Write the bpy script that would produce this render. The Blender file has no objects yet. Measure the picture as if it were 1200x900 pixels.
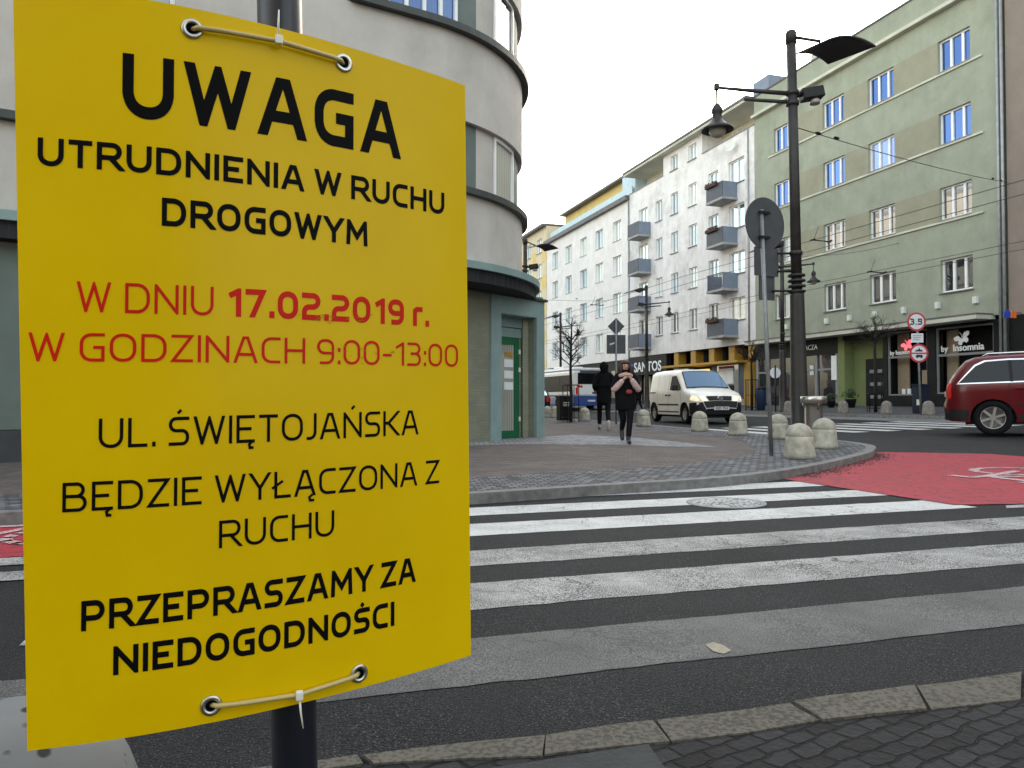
import bpy, bmesh, math, random
from mathutils import Vector, Matrix
R = math.radians
rnd = random.Random(7)
scene = bpy.context.scene
col = scene.collection

# ------------------------------------------------------------------ camera
EYE = .95
PITCH = math.atan2(20, 900)
YAW = math.atan(.322)               # clockwise from +Y (the main street runs along +Y)
cd = bpy.data.cameras.new('camera'); cam = bpy.data.objects.new('camera', cd); col.objects.link(cam)
cam.location = (0, 0, EYE)
cam.rotation_euler = (math.pi/2 + PITCH, 0, -YAW)
cd.sensor_width = 36; cd.lens = 27; cd.clip_start = .05; cd.clip_end = 3000
scene.camera = cam

# ------------------------------------------------------------------ light
SUN_EL = 14.; SUN_AZ = 50.          # azimuth clockwise from +Y
w = bpy.data.worlds.new('World'); scene.world = w; w.use_nodes = True
nt = w.node_tree
sky = nt.nodes.new('ShaderNodeTexSky'); sky.sky_type = 'NISHITA'; sky.sun_disc = False
sky.sun_elevation = R(SUN_EL); sky.sun_rotation = R(SUN_AZ)
sky.air_density = 1.3; sky.dust_density = 2.5; sky.ozone_density = 1.5
hs = nt.nodes.new('ShaderNodeHueSaturation'); hs.inputs['Saturation'].default_value = .5
nt.links.new(sky.outputs[0], hs.inputs['Color'])
wm = nt.nodes.new('ShaderNodeMix'); wm.data_type = 'RGBA'; wm.blend_type = 'MULTIPLY'; wm.inputs[0].default_value = 1; wm.inputs[7].default_value = (1.04, 1, .93, 1)
nt.links.new(hs.outputs[0], wm.inputs[6]); nt.links.new(wm.outputs[2], nt.nodes['Background'].inputs[0])
nt.nodes['Background'].inputs[1].default_value = .15
sd = bpy.data.lights.new('sun', 'SUN'); sd.energy = 2.5; sd.angle = R(.5); sd.color = (1, .9, .76)
sun = bpy.data.objects.new('sun', sd); col.objects.link(sun)
sdir = Vector((math.sin(R(SUN_AZ))*math.cos(R(SUN_EL)), math.cos(R(SUN_AZ))*math.cos(R(SUN_EL)), math.sin(R(SUN_EL))))
sun.rotation_euler = sdir.to_track_quat('Z', 'Y').to_euler(); sun.location = sdir*60
vs = scene.view_settings
vs.view_transform = 'Standard'; vs.look = 'None'; vs.gamma = 1; vs.use_curve_mapping = False
vs.exposure = 2.6

# ------------------------------------------------------------------ terrain and pixel rays
TER = [(-60, 0), (0, 0), (7, .05), (14, .19), (20, .32), (22.5, .37), (27, .6), (90, .6)]
def g(x):
    for (a, za), (b, zb) in zip(TER, TER[1:]):
        if x <= b: return za + (zb-za)*max(0, (x-a))/(b-a)
    return TER[-1][1]
CR = cam.rotation_euler.to_matrix()
def ray(px, py): return CR @ Vector(((px-600)/900, (450-py)/900, -1))
FW = Vector((math.sin(YAW), math.cos(YAW), 0)); RT = Vector((math.cos(YAW), -math.sin(YAW), 0))
def gnd(px, py, off=0.):
    d = ray(px, py); lo, hi = 0, 400
    for _ in range(60):
        m = (lo+hi)/2
        if EYE + m*d.z - g(m*d.x) - off > 0: lo = m
        else: hi = m
    return Vector((lo*d.x, lo*d.y, g(lo*d.x)+off))
def atx(px, py, X):
    d = ray(px, py); t = X/d.x; return Vector((X, t*d.y, EYE + t*d.z))
def at(px, py, dist):               # point on the ray at a forward distance
    d = ray(px, py); t = dist/(d.x*FW.x + d.y*FW.y); return Vector((t*d.x, t*d.y, EYE + t*d.z))
def fdist(p): return p[0]*FW.x + p[1]*FW.y

# ------------------------------------------------------------------ materials
def _n(nt, t, **k):
    n = nt.nodes.new(t)
    for a, v in k.items(): setattr(n, a, v)
    return n
def ramp(nt, src, stops):
    r = _n(nt, 'ShaderNodeValToRGB'); e = r.color_ramp.elements
    while len(e) < len(stops): e.new(.5)
    for i, (p, c) in enumerate(stops): e[i].position = p; e[i].color = (*c, 1) if len(c) == 3 else c
    nt.links.new(src, r.inputs[0]); return r.outputs[0]
def mix(nt, fac, a, b, mode='MIX'):
    m = _n(nt, 'ShaderNodeMix', data_type='RGBA', blend_type=mode)
    for s, v in ((m.inputs[0], fac), (m.inputs[6], a), (m.inputs[7], b)):
        if hasattr(v, 'links'): nt.links.new(v, s)
        elif isinstance(v, (int, float)): s.default_value = v
        else: s.default_value = (*v, 1)
    return m.outputs[2]
def noise(nt, vec, scale, detail=4, rough=.55):
    n = _n(nt, 'ShaderNodeTexNoise'); n.inputs['Scale'].default_value = scale
    n.inputs['Detail'].default_value = detail; n.inputs['Roughness'].default_value = rough
    nt.links.new(vec, n.inputs['Vector']); return n.outputs[0]
def scaled(nt, vec, s):
    m = _n(nt, 'ShaderNodeMapping'); m.inputs['Scale'].default_value = s
    nt.links.new(vec, m.inputs[0]); return m.outputs[0]
def newmat(name):
    m = bpy.data.materials.new(name); m.use_nodes = True
    nt = m.node_tree; b = nt.nodes['Principled BSDF']
    tc = _n(nt, 'ShaderNodeTexCoord')
    return m, nt, b, tc.outputs['Object']
def bump(nt, b, h, strength, dist):
    u = _n(nt, 'ShaderNodeBump'); u.inputs['Strength'].default_value = strength; u.inputs['Distance'].default_value = dist
    nt.links.new(h, u.inputs['Height']); nt.links.new(u.outputs[0], b.inputs['Normal'])
def M(name, c, rough=.6, metal=0., var=.12, scale=3., bmp=0., spec=.5, coat=0., streak=False):
    m, nt, b, v = newmat(name)
    f = noise(nt, scaled(nt, v, (1, 1, .15)) if streak else v, scale, 6)
    dk = tuple(x*(1-var) for x in c); lt = tuple(min(1, x*(1+var)) for x in c)
    o = ramp(nt, f, [(.3, dk), (.7, lt)])
    nt.links.new(o, b.inputs['Base Color'])
    b.inputs['Roughness'].default_value = rough; b.inputs['Metallic'].default_value = metal
    b.inputs['Specular IOR Level'].default_value = spec; b.inputs['Coat Weight'].default_value = coat
    if bmp: bump(nt, b, noise(nt, v, 60, 4), bmp, .01)
    return m
def plaster(name, c, dirt=(.2, .19, .17), amt=.35, scale=.5):
    m, nt, b, v = newmat(name)
    o = ramp(nt, noise(nt, v, 1.3, 8, .65), [(.3, tuple(x*.88 for x in c)), (.7, tuple(x*1.06 for x in c))])
    st = ramp(nt, noise(nt, scaled(nt, v, (1.5, 1.5, .12)), 1.6, 7, .7), [(.44, (0, 0, 0)), (.74, (1, 1, 1))])
    pt = ramp(nt, noise(nt, v, scale, 9, .7), [(.5, (0, 0, 0)), (.7, (1, 1, 1))])
    fm = mix(nt, .68, st, pt); mu = _n(nt, 'ShaderNodeMath', operation='MULTIPLY'); mu.inputs[1].default_value = amt
    nt.links.new(fm, mu.inputs[0])
    nt.links.new(mix(nt, mu.outputs[0], o, dirt), b.inputs['Base Color'])
    b.inputs['Roughness'].default_value = .9; b.inputs['Specular IOR Level'].default_value = .25
    bump(nt, b, noise(nt, v, 90, 3), .25, .006)
    return m
def glass_mat(name, inside, refl=.5, curtain=.5, tint=(1, 1, 1)):
    """a pane seen from outside: sky reflection over a dark room or a pale curtain, chosen per pane"""
    m, nt, b, v = newmat(name)
    oi = _n(nt, 'ShaderNodeObjectInfo')
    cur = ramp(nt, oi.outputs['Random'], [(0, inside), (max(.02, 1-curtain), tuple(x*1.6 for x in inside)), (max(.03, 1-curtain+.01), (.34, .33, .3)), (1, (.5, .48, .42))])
    w_ = _n(nt, 'ShaderNodeTexWave'); w_.inputs['Scale'].default_value = 5; w_.inputs['Distortion'].default_value = 1.5
    nt.links.new(scaled(nt, v, (1, 1, .02)), w_.inputs[0])
    cur = mix(nt, .35, cur, w_.outputs[0], 'MULTIPLY')
    nt.links.new(cur, b.inputs['Base Color']); b.inputs['Roughness'].default_value = .5; b.inputs['Specular IOR Level'].default_value = .08
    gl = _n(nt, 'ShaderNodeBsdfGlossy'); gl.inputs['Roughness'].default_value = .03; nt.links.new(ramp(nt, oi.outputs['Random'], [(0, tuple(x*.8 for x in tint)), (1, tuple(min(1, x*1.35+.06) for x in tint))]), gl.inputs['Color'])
    bm = _n(nt, 'ShaderNodeBump'); bm.inputs['Strength'].default_value = .06; bm.inputs['Distance'].default_value = .05
    nt.links.new(noise(nt, v, 1.2, 2), bm.inputs['Height']); nt.links.new(bm.outputs[0], gl.inputs['Normal'])
    ms = _n(nt, 'ShaderNodeMixShader'); ms.inputs[0].default_value = refl
    nt.links.new(b.outputs[0], ms.inputs[1]); nt.links.new(gl.outputs[0], ms.inputs[2])
    nt.links.new(ms.outputs[0], nt.nodes['Material Output'].inputs[0])
    return m
def asphalt_mat(name, c=(.0135, .014, .0155)):
    m, nt, b, v = newmat(name)
    o = ramp(nt, noise(nt, v, .9, 8, .7), [(.3, tuple(x*.6 for x in c)), (.7, tuple(x*1.5 for x in c))])
    sp = ramp(nt, noise(nt, v, 210, 2, .5), [(.58, (0, 0, 0)), (.72, (1, 1, 1))])
    o = mix(nt, sp, o, (.15, .15, .147))
    vo = _n(nt, 'ShaderNodeTexVoronoi'); vo.inputs['Scale'].default_value = 110; nt.links.new(v, vo.inputs['Vector'])
    o = mix(nt, .55, o, ramp(nt, vo.outputs['Distance'], [(0, (2., 2., 2.)), (.75, (.2, .2, .2))]), 'MULTIPLY')
    nt.links.new(o, b.inputs['Base Color']); b.inputs['Roughness'].default_value = .85; b.inputs['Specular IOR Level'].default_value = .2
    bump(nt, b, vo.outputs['Distance'], .5, .006)
    return m
def paint_mat(name, c, wear, base=(.02, .02, .022), fine=130, gloss=.75):
    """road paint with chips worn through to the asphalt; wear 0..1"""
    m, nt, b, v = newmat(name)
    a1 = noise(nt, v, fine, 4, .6); a2 = noise(nt, v, 2.3, 7, .7)
    s = _n(nt, 'ShaderNodeMath', operation='MULTIPLY_ADD'); s.inputs[1].default_value = .3; nt.links.new(a2, s.inputs[0]); nt.links.new(a1, s.inputs[2])
    lo = .835 - wear*.26
    k = ramp(nt, s.outputs[0], [(lo-.06, (0, 0, 0)), (lo+.06, (1, 1, 1))])
    vo = _n(nt, 'ShaderNodeTexVoronoi', feature='DISTANCE_TO_EDGE'); vo.inputs['Scale'].default_value = 3.2
    wv = _n(nt, 'ShaderNodeVectorMath', operation='ADD'); nn = _n(nt, 'ShaderNodeTexNoise'); nn.inputs['Scale'].default_value = 6
    nt.links.new(v, nn.inputs['Vector']); sc = _n(nt, 'ShaderNodeVectorMath', operation='SCALE'); sc.inputs['Scale'].default_value = .25
    nt.links.new(nn.outputs[1], sc.inputs[0]); nt.links.new(v, wv.inputs[0]); nt.links.new(sc.outputs[0], wv.inputs[1]); nt.links.new(wv.outputs[0], vo.inputs['Vector'])
    ck = ramp(nt, vo.outputs[0], [(.0, (1, 1, 1)), (.012, (.4, .4, .4)), (.024, (0, 0, 0))])
    ck = mix(nt, ramp(nt, noise(nt, v, 1.1, 3), [(.45, (0, 0, 0)), (.6, (1, 1, 1))]), (0, 0, 0), ck)
    paint = ramp(nt, noise(nt, v, 3, 8, .7), [(.3, tuple(x*.85 for x in c)), (.65, c)])
    o = mix(nt, k, paint, base); o = mix(nt, ck, o, base)
    nt.links.new(o, b.inputs['Base Color']); b.inputs['Roughness'].default_value = gloss; b.inputs['Specular IOR Level'].default_value = .3
    bump(nt, b, a1, .3, .004)
    return m
def setts_mat(name, c1, c2, mortar, scale, w=1., h=1., off=.5, bmpd=.02, gap=.06, rot=0., warp=.02):
    m, nt, b, v = newmat(name)
    mp = _n(nt, 'ShaderNodeMapping'); mp.inputs['Rotation'].default_value = (0, 0, rot)
    nt.links.new(v, mp.inputs[0])
    nn = _n(nt, 'ShaderNodeTexNoise'); nn.inputs['Scale'].default_value = 7; nt.links.new(mp.outputs[0], nn.inputs['Vector'])
    sc = _n(nt, 'ShaderNodeVectorMath', operation='SCALE'); sc.inputs['Scale'].default_value = warp; nt.links.new(nn.outputs[1], sc.inputs[0])
    ad = _n(nt, 'ShaderNodeVectorMath', operation='ADD'); nt.links.new(mp.outputs[0], ad.inputs[0]); nt.links.new(sc.outputs[0], ad.inputs[1])
    br = _n(nt, 'ShaderNodeTexBrick'); br.offset = off
    for k, q in (('Scale', scale), ('Mortar Size', gap), ('Mortar Smooth', .4), ('Bias', 0.), ('Brick Width', w), ('Row Height', h)): br.inputs[k].default_value = q
    br.inputs['Color1'].default_value = (*c1, 1); br.inputs['Color2'].default_value = (*c2, 1); br.inputs['Mortar'].default_value = (*mortar, 1)
    nt.links.new(ad.outputs[0], br.inputs['Vector'])
    o = mix(nt, .6, br.outputs[0], ramp(nt, noise(nt, v, 1.1, 7, .65), [(.3, (.6, .6, .6)), (.7, (1.15, 1.15, 1.15))]), 'MULTIPLY')
    o = mix(nt, .5, o, ramp(nt, noise(nt, v, 60, 3), [(.3, (.7, .7, .7)), (.7, (1.2, 1.2, 1.2))]), 'MULTIPLY')
    nt.links.new(o, b.inputs['Base Color']); b.inputs['Roughness'].default_value = .85; b.inputs['Specular IOR Level'].default_value = .25
    inv = _n(nt, 'ShaderNodeMath', operation='SUBTRACT'); inv.inputs[0].default_value = 1; nt.links.new(br.outputs['Fac'], inv.inputs[1])
    hh = _n(nt, 'ShaderNodeMath', operation='MULTIPLY_ADD'); hh.inputs[1].default_value = .4; nt.links.new(noise(nt, v, 25, 3), hh.inputs[0]); nt.links.new(inv.outputs[0], hh.inputs[2])
    bump(nt, b, hh.outputs[0], .8, bmpd)
    return m

# ------------------------------------------------------------------ mesh building
class MB:
    def __init__(s): s.v = []; s.f = []; s.sm = []
    def quad(s, *p, smooth=False):
        i = len(s.v); s.v += [tuple(q) for q in p]; s.f.append(tuple(range(i, i+len(p)))); s.sm.append(smooth); return s
    def box(s, x0, x1, y0, y1, z0, z1):
        i = len(s.v)
        s.v += [(x, y, z) for z in (z0, z1) for y in (y0, y1) for x in (x0, x1)]
        for q in ((0, 2, 3, 1), (4, 5, 7, 6), (0, 1, 5, 4), (2, 6, 7, 3), (0, 4, 6, 2), (1, 3, 7, 5)):
            s.f.append(tuple(i+k for k in q)); s.sm.append(False)
        return s
    def obox(s, c, ax, ay, az):     # box from centre and three half-axis vectors
        c, ax, ay, az = map(Vector, (c, ax, ay, az)); i = len(s.v)
        s.v += [tuple(c + sx*ax + sy*ay + sz*az) for sz in (-1, 1) for sy in (-1, 1) for sx in (-1, 1)]
        for q in ((0, 2, 3, 1), (4, 5, 7, 6), (0, 1, 5, 4), (2, 6, 7, 3), (0, 4, 6, 2), (1, 3, 7, 5)):
            s.f.append(tuple(i+k for k in q)); s.sm.append(False)
        return s
    def loft(s, rings, closed=True, caps=True, smooth=True):
        i = len(s.v); n = len(rings[0])
        for r in rings: s.v += [tuple(p) for p in r]
        for a in range(len(rings)-1):
            for k in range(n if closed else n-1):
                k2 = (k+1) % n
                s.f.append((i+a*n+k, i+a*n+k2, i+(a+1)*n+k2, i+(a+1)*n+k)); s.sm.append(smooth)
        if caps:
            s.f.append(tuple(i+k for k in range(n))[::-1]); s.sm.append(False)
            s.f.append(tuple(i+(len(rings)-1)*n+k for k in range(n))); s.sm.append(False)
        return s
    def tube(s, path, rad, n=8, caps=True):
        path = [Vector(p) for p in path]; rings = []
        rad = rad if isinstance(rad, (list, tuple)) else [rad]*len(path)
        t0 = (path[1]-path[0]).normalized()
        u = t0.cross(Vector((0, 0, 1)))
        if u.length < .05: u = t0.cross(Vector((1, 0, 0)))
        u.normalize()
        for k, p in enumerate(path):
            t = (path[min(k+1, len(path)-1)]-path[max(k-1, 0)]).normalized()
            u = (u - t*u.dot(t)).normalized(); w_ = t.cross(u)
            rings.append([p + rad[k]*(math.cos(a)*u + math.sin(a)*w_) for a in [2*math.pi*q/n for q in range(n)]])
        return s.loft(rings, True, caps)
    def lathe(s, prof, c=(0, 0, 0), n=24, caps=True):
        return s.loft([[(c[0]+r*math.cos(2*math.pi*q/n), c[1]+r*math.sin(2*math.pi*q/n), c[2]+z) for q in range(n)] for r, z in prof], True, caps)
    def ball(s, c, rx, ry, rz, n=14, m=8):
        return s.lathe_s(c, rx, ry, rz, n, m)
    def lathe_s(s, c, rx, ry, rz, n, m):
        rings = []
        for j in range(m+1):
            t = math.pi*j/m; q = max(.02, math.sin(t))
            rings.append([(c[0]+rx*q*math.cos(2*math.pi*k/n), c[1]+ry*q*math.sin(2*math.pi*k/n), c[2]-rz*math.cos(t)) for k in range(n)])
        return s.loft(rings)
    def prism(s, poly, z0, z1):
        i = len(s.v); n = len(poly)
        s.v += [(p[0], p[1], z0) for p in poly] + [(p[0], p[1], z1) for p in poly]
        s.f += [tuple(range(i, i+n))[::-1], tuple(range(i+n, i+2*n))]; s.sm += [False]*2
        for k in range(n):
            k2 = (k+1) % n; s.f.append((i+k, i+k2, i+n+k2, i+n+k)); s.sm.append(False)
        return s
    def plate(s, poly, o, ax, ay, nrm, th):   # polygon (a,b) on plane o+a*ax+b*ay, thickness along nrm
        o, ax, ay, nrm = map(Vector, (o, ax, ay, nrm)); i = len(s.v); n = len(poly)
        f = [o + ax*p[0] + ay*p[1] for p in poly]
        s.v += [tuple(p + nrm*th) for p in f] + [tuple(p) for p in f]
        s.f += [tuple(range(i, i+n)), tuple(range(i+n, i+2*n))[::-1]]; s.sm += [False]*2
        for k in range(n):
            k2 = (k+1) % n; s.f.append((i+k, i+n+k, i+n+k2, i+k2)); s.sm.append(False)
        return s
    def mesh(s, name, mat, fix=True):
        me = bpy.data.meshes.new(name); me.from_pydata(s.v, [], s.f)
        me.polygons.foreach_set('use_smooth', s.sm)
        if fix:
            bm = bmesh.new(); bm.from_mesh(me); bmesh.ops.recalc_face_normals(bm, faces=bm.faces); bm.to_mesh(me); bm.free()
        if mat: me.materials.append(mat)
        me.update(); return me
    def build(s, name, mat, parent=None, bevel=0., fix=True):
        return link(name, s.mesh(name, mat, fix), parent, bevel)
def wmat(o):
    m = Matrix.Translation(o.location) @ o.rotation_euler.to_matrix().to_4x4()
    if o.parent: m = wmat(o.parent) @ o.matrix_parent_inverse @ m
    return m
def tag(o, label=None, cat=None, group=None, kind=None):
    if label: o['label'] = label
    if cat: o['category'] = cat
    if group: o['group'] = group
    if kind: o['kind'] = kind
    return o
def thing(name, label, cat, loc=(0, 0, 0), rz=0., group=None, local=False):
    """Empty at the thing's base. local=True: children are built in the thing's own coordinates, else in world ones"""
    o = bpy.data.objects.new(name, None); col.objects.link(o); o.empty_display_size = .2
    o.location = loc; o.rotation_euler = (0, 0, rz)
    if local: LOCAL.add(o.name)
    return tag(o, label, cat, group)
LOCAL = set()
def _inv(parent):
    q = parent
    while q.parent: q = q.parent
    return Matrix.Identity(4) if q.name in LOCAL else wmat(parent).inverted()
def link(name, me, parent=None, bevel=0.):
    o = bpy.data.objects.new(name, me); col.objects.link(o)
    if parent: o.parent = parent; o.matrix_parent_inverse = _inv(parent)
    if bevel:
        b = o.modifiers.new('bevel', 'BEVEL'); b.width = bevel; b.segments = 2; b.limit_method = 'ANGLE'
    return o
def dup(root, loc, rz=None, label=None):
    r = root.copy(); col.objects.link(r); r.location = loc
    if root.name in LOCAL: LOCAL.add(r.name)
    if rz is not None: r.rotation_euler = (0, 0, rz)
    if label: r['label'] = label
    def rec(a, b):
        for ch in list(a.children):
            c = ch.copy(); col.objects.link(c); c.parent = b; rec(ch, c)
    rec(root, r); return r
def struct(name, mb, mat): return tag(mb.build(name, mat), kind='structure')

def drape(poly, off, skirt=0., step=1.):
    """flat polygon laid on the terrain (bent along x), optional vertical skirt downwards -> MB"""
    bm = bmesh.new(); bm.faces.new([bm.verts.new((p[0], p[1], 0)) for p in poly])
    xs = [p[0] for p in poly]; ks = sorted(set([t[0] for t in TER] + [k*step for k in range(int(min(xs)/step)-1, int(max(xs)/step)+2)]))
    for k in ks:
        if min(xs) < k < max(xs):
            bmesh.ops.bisect_plane(bm, geom=bm.verts[:]+bm.edges[:]+bm.faces[:], plane_co=(k, 0, 0), plane_no=(1, 0, 0))
    for v in bm.verts: v.co.z = g(v.co.x) + off
    if skirt:
        be = [e for e in bm.edges if e.is_boundary]
        r = bmesh.ops.extrude_edge_only(bm, edges=be)
        for v in r['geom']:
            if isinstance(v, bmesh.types.BMVert): v.co.z -= skirt
    bmesh.ops.recalc_face_normals(bm, faces=bm.faces)
    bm.verts.index_update(); mb = MB()
    mb.v = [tuple(v.co) for v in bm.verts]; mb.f = [tuple(v.index for v in f.verts) for f in bm.faces]; mb.sm = [False]*len(mb.f)
    # upward facing
    bm.free(); return mb
def offset_poly(pts, d):            # shift an open polyline to its left by d
    out = []
    for i, p in enumerate(pts):
        a = Vector(pts[max(0, i-1)]); b = Vector(pts[min(len(pts)-1, i+1)]); t = (b-a).normalized()
        out.append((p[0]-t.y*d, p[1]+t.x*d))
    return out
def smooth_line(pts, n=4):          # Catmull-Rom
    P = [Vector(p) for p in pts]; out = []
    for i in range(len(P)-1):
        p0, p1, p2, p3 = P[max(0, i-1)], P[i], P[i+1], P[min(len(P)-1, i+2)]
        for k in range(n):
            t = k/n
            out.append(.5*((2*p1)+(-p0+p2)*t+(2*p0-5*p1+4*p2-p3)*t*t+(-p0+3*p1-3*p2+p3)*t**3))
    return [tuple(q) for q in out+[P[-1]]]

# ================================================================== MATERIALS
mt = {}
mt['asphalt'] = asphalt_mat('asphalt')
mt['ground'] = asphalt_mat('far_ground', (.035, .035, .036))
mt['pavers'] = setts_mat('brown_pavers', (.15, .122, .112), (.095, .08, .077), (.05, .046, .043), 5., 1., .5, .5, .006, .03, R(45))
mt['setts'] = setts_mat('granite_setts', (.2, .2, .21), (.07, .071, .08), (.03, .029, .028), 9., 1., 1., .5, .02, .09, R(10))
mt['pale_setts'] = setts_mat('pale_setts', (.36, .36, .37), (.2, .2, .21), (.1, .095, .09), 9., 1., 1., .5, .015, .09, R(-12))
mt['rough_setts'] = setts_mat('rough_setts', (.03, .03, .032), (.013, .013, .0145), (.004, .004, .004), 13, 1.3, .8, .45, .03, .09, R(-14), .07)
mt['kerb'] = M('kerb_granite', (.16, .158, .152), .8, var=.35, scale=9, bmp=.4)
mt['old_kerb'] = paint_mat('old_kerb_stone', (.125, .112, .09), .62, (.06, .054, .045), fine=60, gloss=.9)
mt['slab'] = M('concrete_slab', (.028, .03, .031), .9, var=.3, scale=7, bmp=.5)
mt['white'] = paint_mat('white_road_paint', (.6, .595, .58), .36, fine=150)
mt['white_worn'] = paint_mat('white_road_paint_chipped', (.5, .49, .47), .7, fine=190)
mt['white_old'] = paint_mat('white_road_paint_rubbed_off', (.17, .168, .162), .78, base=(.05, .049, .048), fine=190)
mt['red'] = paint_mat('red_lane_paint', (.38, .032, .05), .5, base=(.17, .03, .038), fine=14, gloss=.75)
mt['cycle_white'] = paint_mat('cycle_symbol_paint', (.55, .42, .43), .5, base=(.3, .05, .06), fine=40)
mt['far_setts'] = setts_mat('grey_slabs', (.1, .1, .103), (.07, .07, .073), (.035, .035, .035), 2.5, 1., 1., .5, .006, .02, 0)
mt['gutter'] = M('gutter_concrete', (.13, .133, .138), .8, var=.2, scale=4, bmp=.3)

# ================================================================== THE SETTING
gm = MB()
xs = [-900, -60, 0, 7, 14, 20, 22.5, 27, 90, 900]
for a, b in zip(xs, xs[1:]):
    gm.quad((a, -900, g(a)-.03), (b, -900, g(b)-.03), (b, 900, g(b)-.03), (a, 900, g(a)-.03))
struct('ground', gm, mt['ground'])
struct('road', drape([(-60, -40), (24, -40), (24, 160), (-60, 160)], 0), mt['asphalt'])

# corner pavement across the crossing, with kerb and sett bands
front = [(-45, 6.75), (-2, 6.78), (1.84, 6.76), (3.11, 6.93), (4.6, 7.13), (5.74, 7.56), (6.87, 8.19), (8.35, 9.12), (9.1, 9.73)]
curve = smooth_line(front[2:]+[(9.85, 10.6), (10.29, 11.94), (10.5, 14), (10.75, 17)], 4)
outer = front[:2] + curve + [(11.1, 20.5), (11.6, 26), (11.9, 40), (12, 120)]
inner = offset_poly(outer, .15); band = offset_poly(outer, 1.35)
struct('pavement', drape(outer + [(-45, 120)], .092), mt['pavers'])
kb = MB(); sb = MB()
for i in range(len(outer)-1):
    for mb_, A, B, o_, sk in ((kb, outer, inner, .1, .12), (sb, inner, band, .097, 0)):
        d_ = drape([A[i], A[i+1], B[i+1], B[i]], o_, sk); n0 = len(mb_.v)
        mb_.v += d_.v; mb_.f += [tuple(k+n0 for k in f) for f in d_.f]; mb_.sm += d_.sm
struct('kerb', kb, mt['kerb']); struct('sett_band', sb, mt['setts'])
tip = [p for p in outer if p[0] > 5.5 and p[1] < 14]
struct('corner_setts', drape(offset_poly(tip, .16) + [(9.0, 13.2), (7.6, 10.6), (6.4, 9.35)], .0985), mt['setts'])
pale = [gnd(*p, .1) for p in [(548, 522), (548, 516), (637, 511.5), (670, 509), (740, 512), (800, 518), (842, 523.5), (800, 523), (720, 521), (620, 520)]]
struct('pale_setts', drape([(p.x, p.y) for p in pale], .0955), mt['pale_setts'])

# the far side of the main street
struct('far_pavement', drape([(21.2, -40), (28, -40), (28, 160), (21.2, 160)], .115), mt['far_setts'])
struct('far_kerb', drape([(21.0, -40), (21.2, -40), (21.2, 160), (21.0, 160)], .12, .14), mt['kerb'])
struct('gutter_strip', drape([(19.3, -40), (21.0, -40), (21.0, 160), (19.3, 160)], .006), mt['gutter'])

# near side of the crossing: worn flush kerb, slab and setts
up = [gnd(*p) for p in [(1200, 790), (929, 827), (767, 848), (640, 866), (420, 890)]]
lo = [gnd(*p) for p in [(1200, 822), (962, 848), (788, 874), (640, 888), (430, 899)]]
up = [(6, 1.86)] + [(p.x, p.y) for p in up] + [(-30, 2.2)]; lo = [(6, 1.68)] + [(p.x, p.y) for p in lo] + [(-30, 2.05)]
ok_ = MB()
for i in range(len(up)-1):
    a, b, c, d = up[i], up[i+1], lo[i+1], lo[i]
    n = max(1, int((Vector(a)-Vector(b)).length/.38)) if i < 6 else 1
    jit = lambda p: (p[0]+rnd.uniform(-.012, .012), p[1]+rnd.uniform(-.009, .009))
    for k in range(n):
        t0 = (k+rnd.uniform(.0, .03))/n; t1 = (k+1-rnd.uniform(.0, .03))/n; L_ = lambda p, q, t: (p[0]+(q[0]-p[0])*t, p[1]+(q[1]-p[1])*t)
        d_ = drape([L_(a, b, t0), jit(L_(a, b, (t0+t1)/2-.1/n)), jit(L_(a, b, (t0+t1)/2+.2/n)), L_(a, b, t1), jit(L_(d, c, t1)), jit(L_(d, c, (t0+t1)/2)), jit(L_(d, c, t0))], .013+rnd.uniform(-.003, .003), .03); n0 = len(ok_.v)
        ok_.v += d_.v; ok_.f += [tuple(q+n0 for q in f) for f in d_.f]; ok_.sm += d_.sm
struct('worn_kerb', ok_, mt['old_kerb'])
struct('near_pavement', drape(lo + [(-30, -30), (20, -30), (20, 1.5)], .006), mt['rough_setts'])
sl = [(1.0, 1.895), (-8, 2.03), (-8, 1.3), (.92, 1.45)]
struct('pavement_slab', drape(sl, .011, .02), mt['slab'])

# ---- road markings
def stripe(name, y0, y1, x0, x1, m, off=.003, sl=-.034):
    n = 70; xs_ = [x0+(x1-x0)*k/n for k in range(n+1)]; q = .003 if m == 'white' else .0045
    e0 = [(x, y0 + sl*(x-2) + rnd.gauss(0, q)) for x in xs_]; e1 = [(x + rnd.gauss(0, q), y1 + sl*(x-2) + rnd.gauss(0, q)) for x in xs_[::-1]]
    struct(name, drape(e0 + e1, off), mt[m])
for y1, y0, x1, m in ((7.41, 6.95, 6.0, 'white'), (6.53, 6.08, 5.85, 'white'), (5.67, 5.17, 5.8, 'white'), (4.66, 4.22, 6.0, 'white_worn'), (3.82, 3.34, 6.3, 'white_worn'), (2.93, 2.44, 6.3, 'white_old')):
    stripe('zebra_stripe', y0, y1, -.9, x1, m)
redp = [(5.72, 7.5), (5.75, 5.2), (6.4, 5.02), (10.6, 4.7), (10.9, 9.0), (9.5, 10.05)]
kfront = [p for p in curve if 5.75 < p[0] < 9.4 and p[1] < 10.2]
struct('bike_lane', drape([(5.72, 5.2), (6.4, 5.02), (10.6, 4.7), (10.7, 9.1), (9.62, 10.3)] + kfront[::-1] + [(5.72, 7.52)], .008), mt['red'])
struct('bike_lane', drape([(-40, 5.38), (-1.0, 5.38), (-1.0, 6.75), (-40, 6.73)], .008), mt['red'])
struct('lane_line', drape([(-40, 5.12), (-1.0, 5.12), (-1.0, 5.36), (-40, 5.36)], .007), mt['white_worn'])
struct('lane_line', drape([(-40, 4.68), (-1.0, 4.68), (-1.0, 4.92), (-40, 4.92)], .007), mt['white_worn'])
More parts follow.
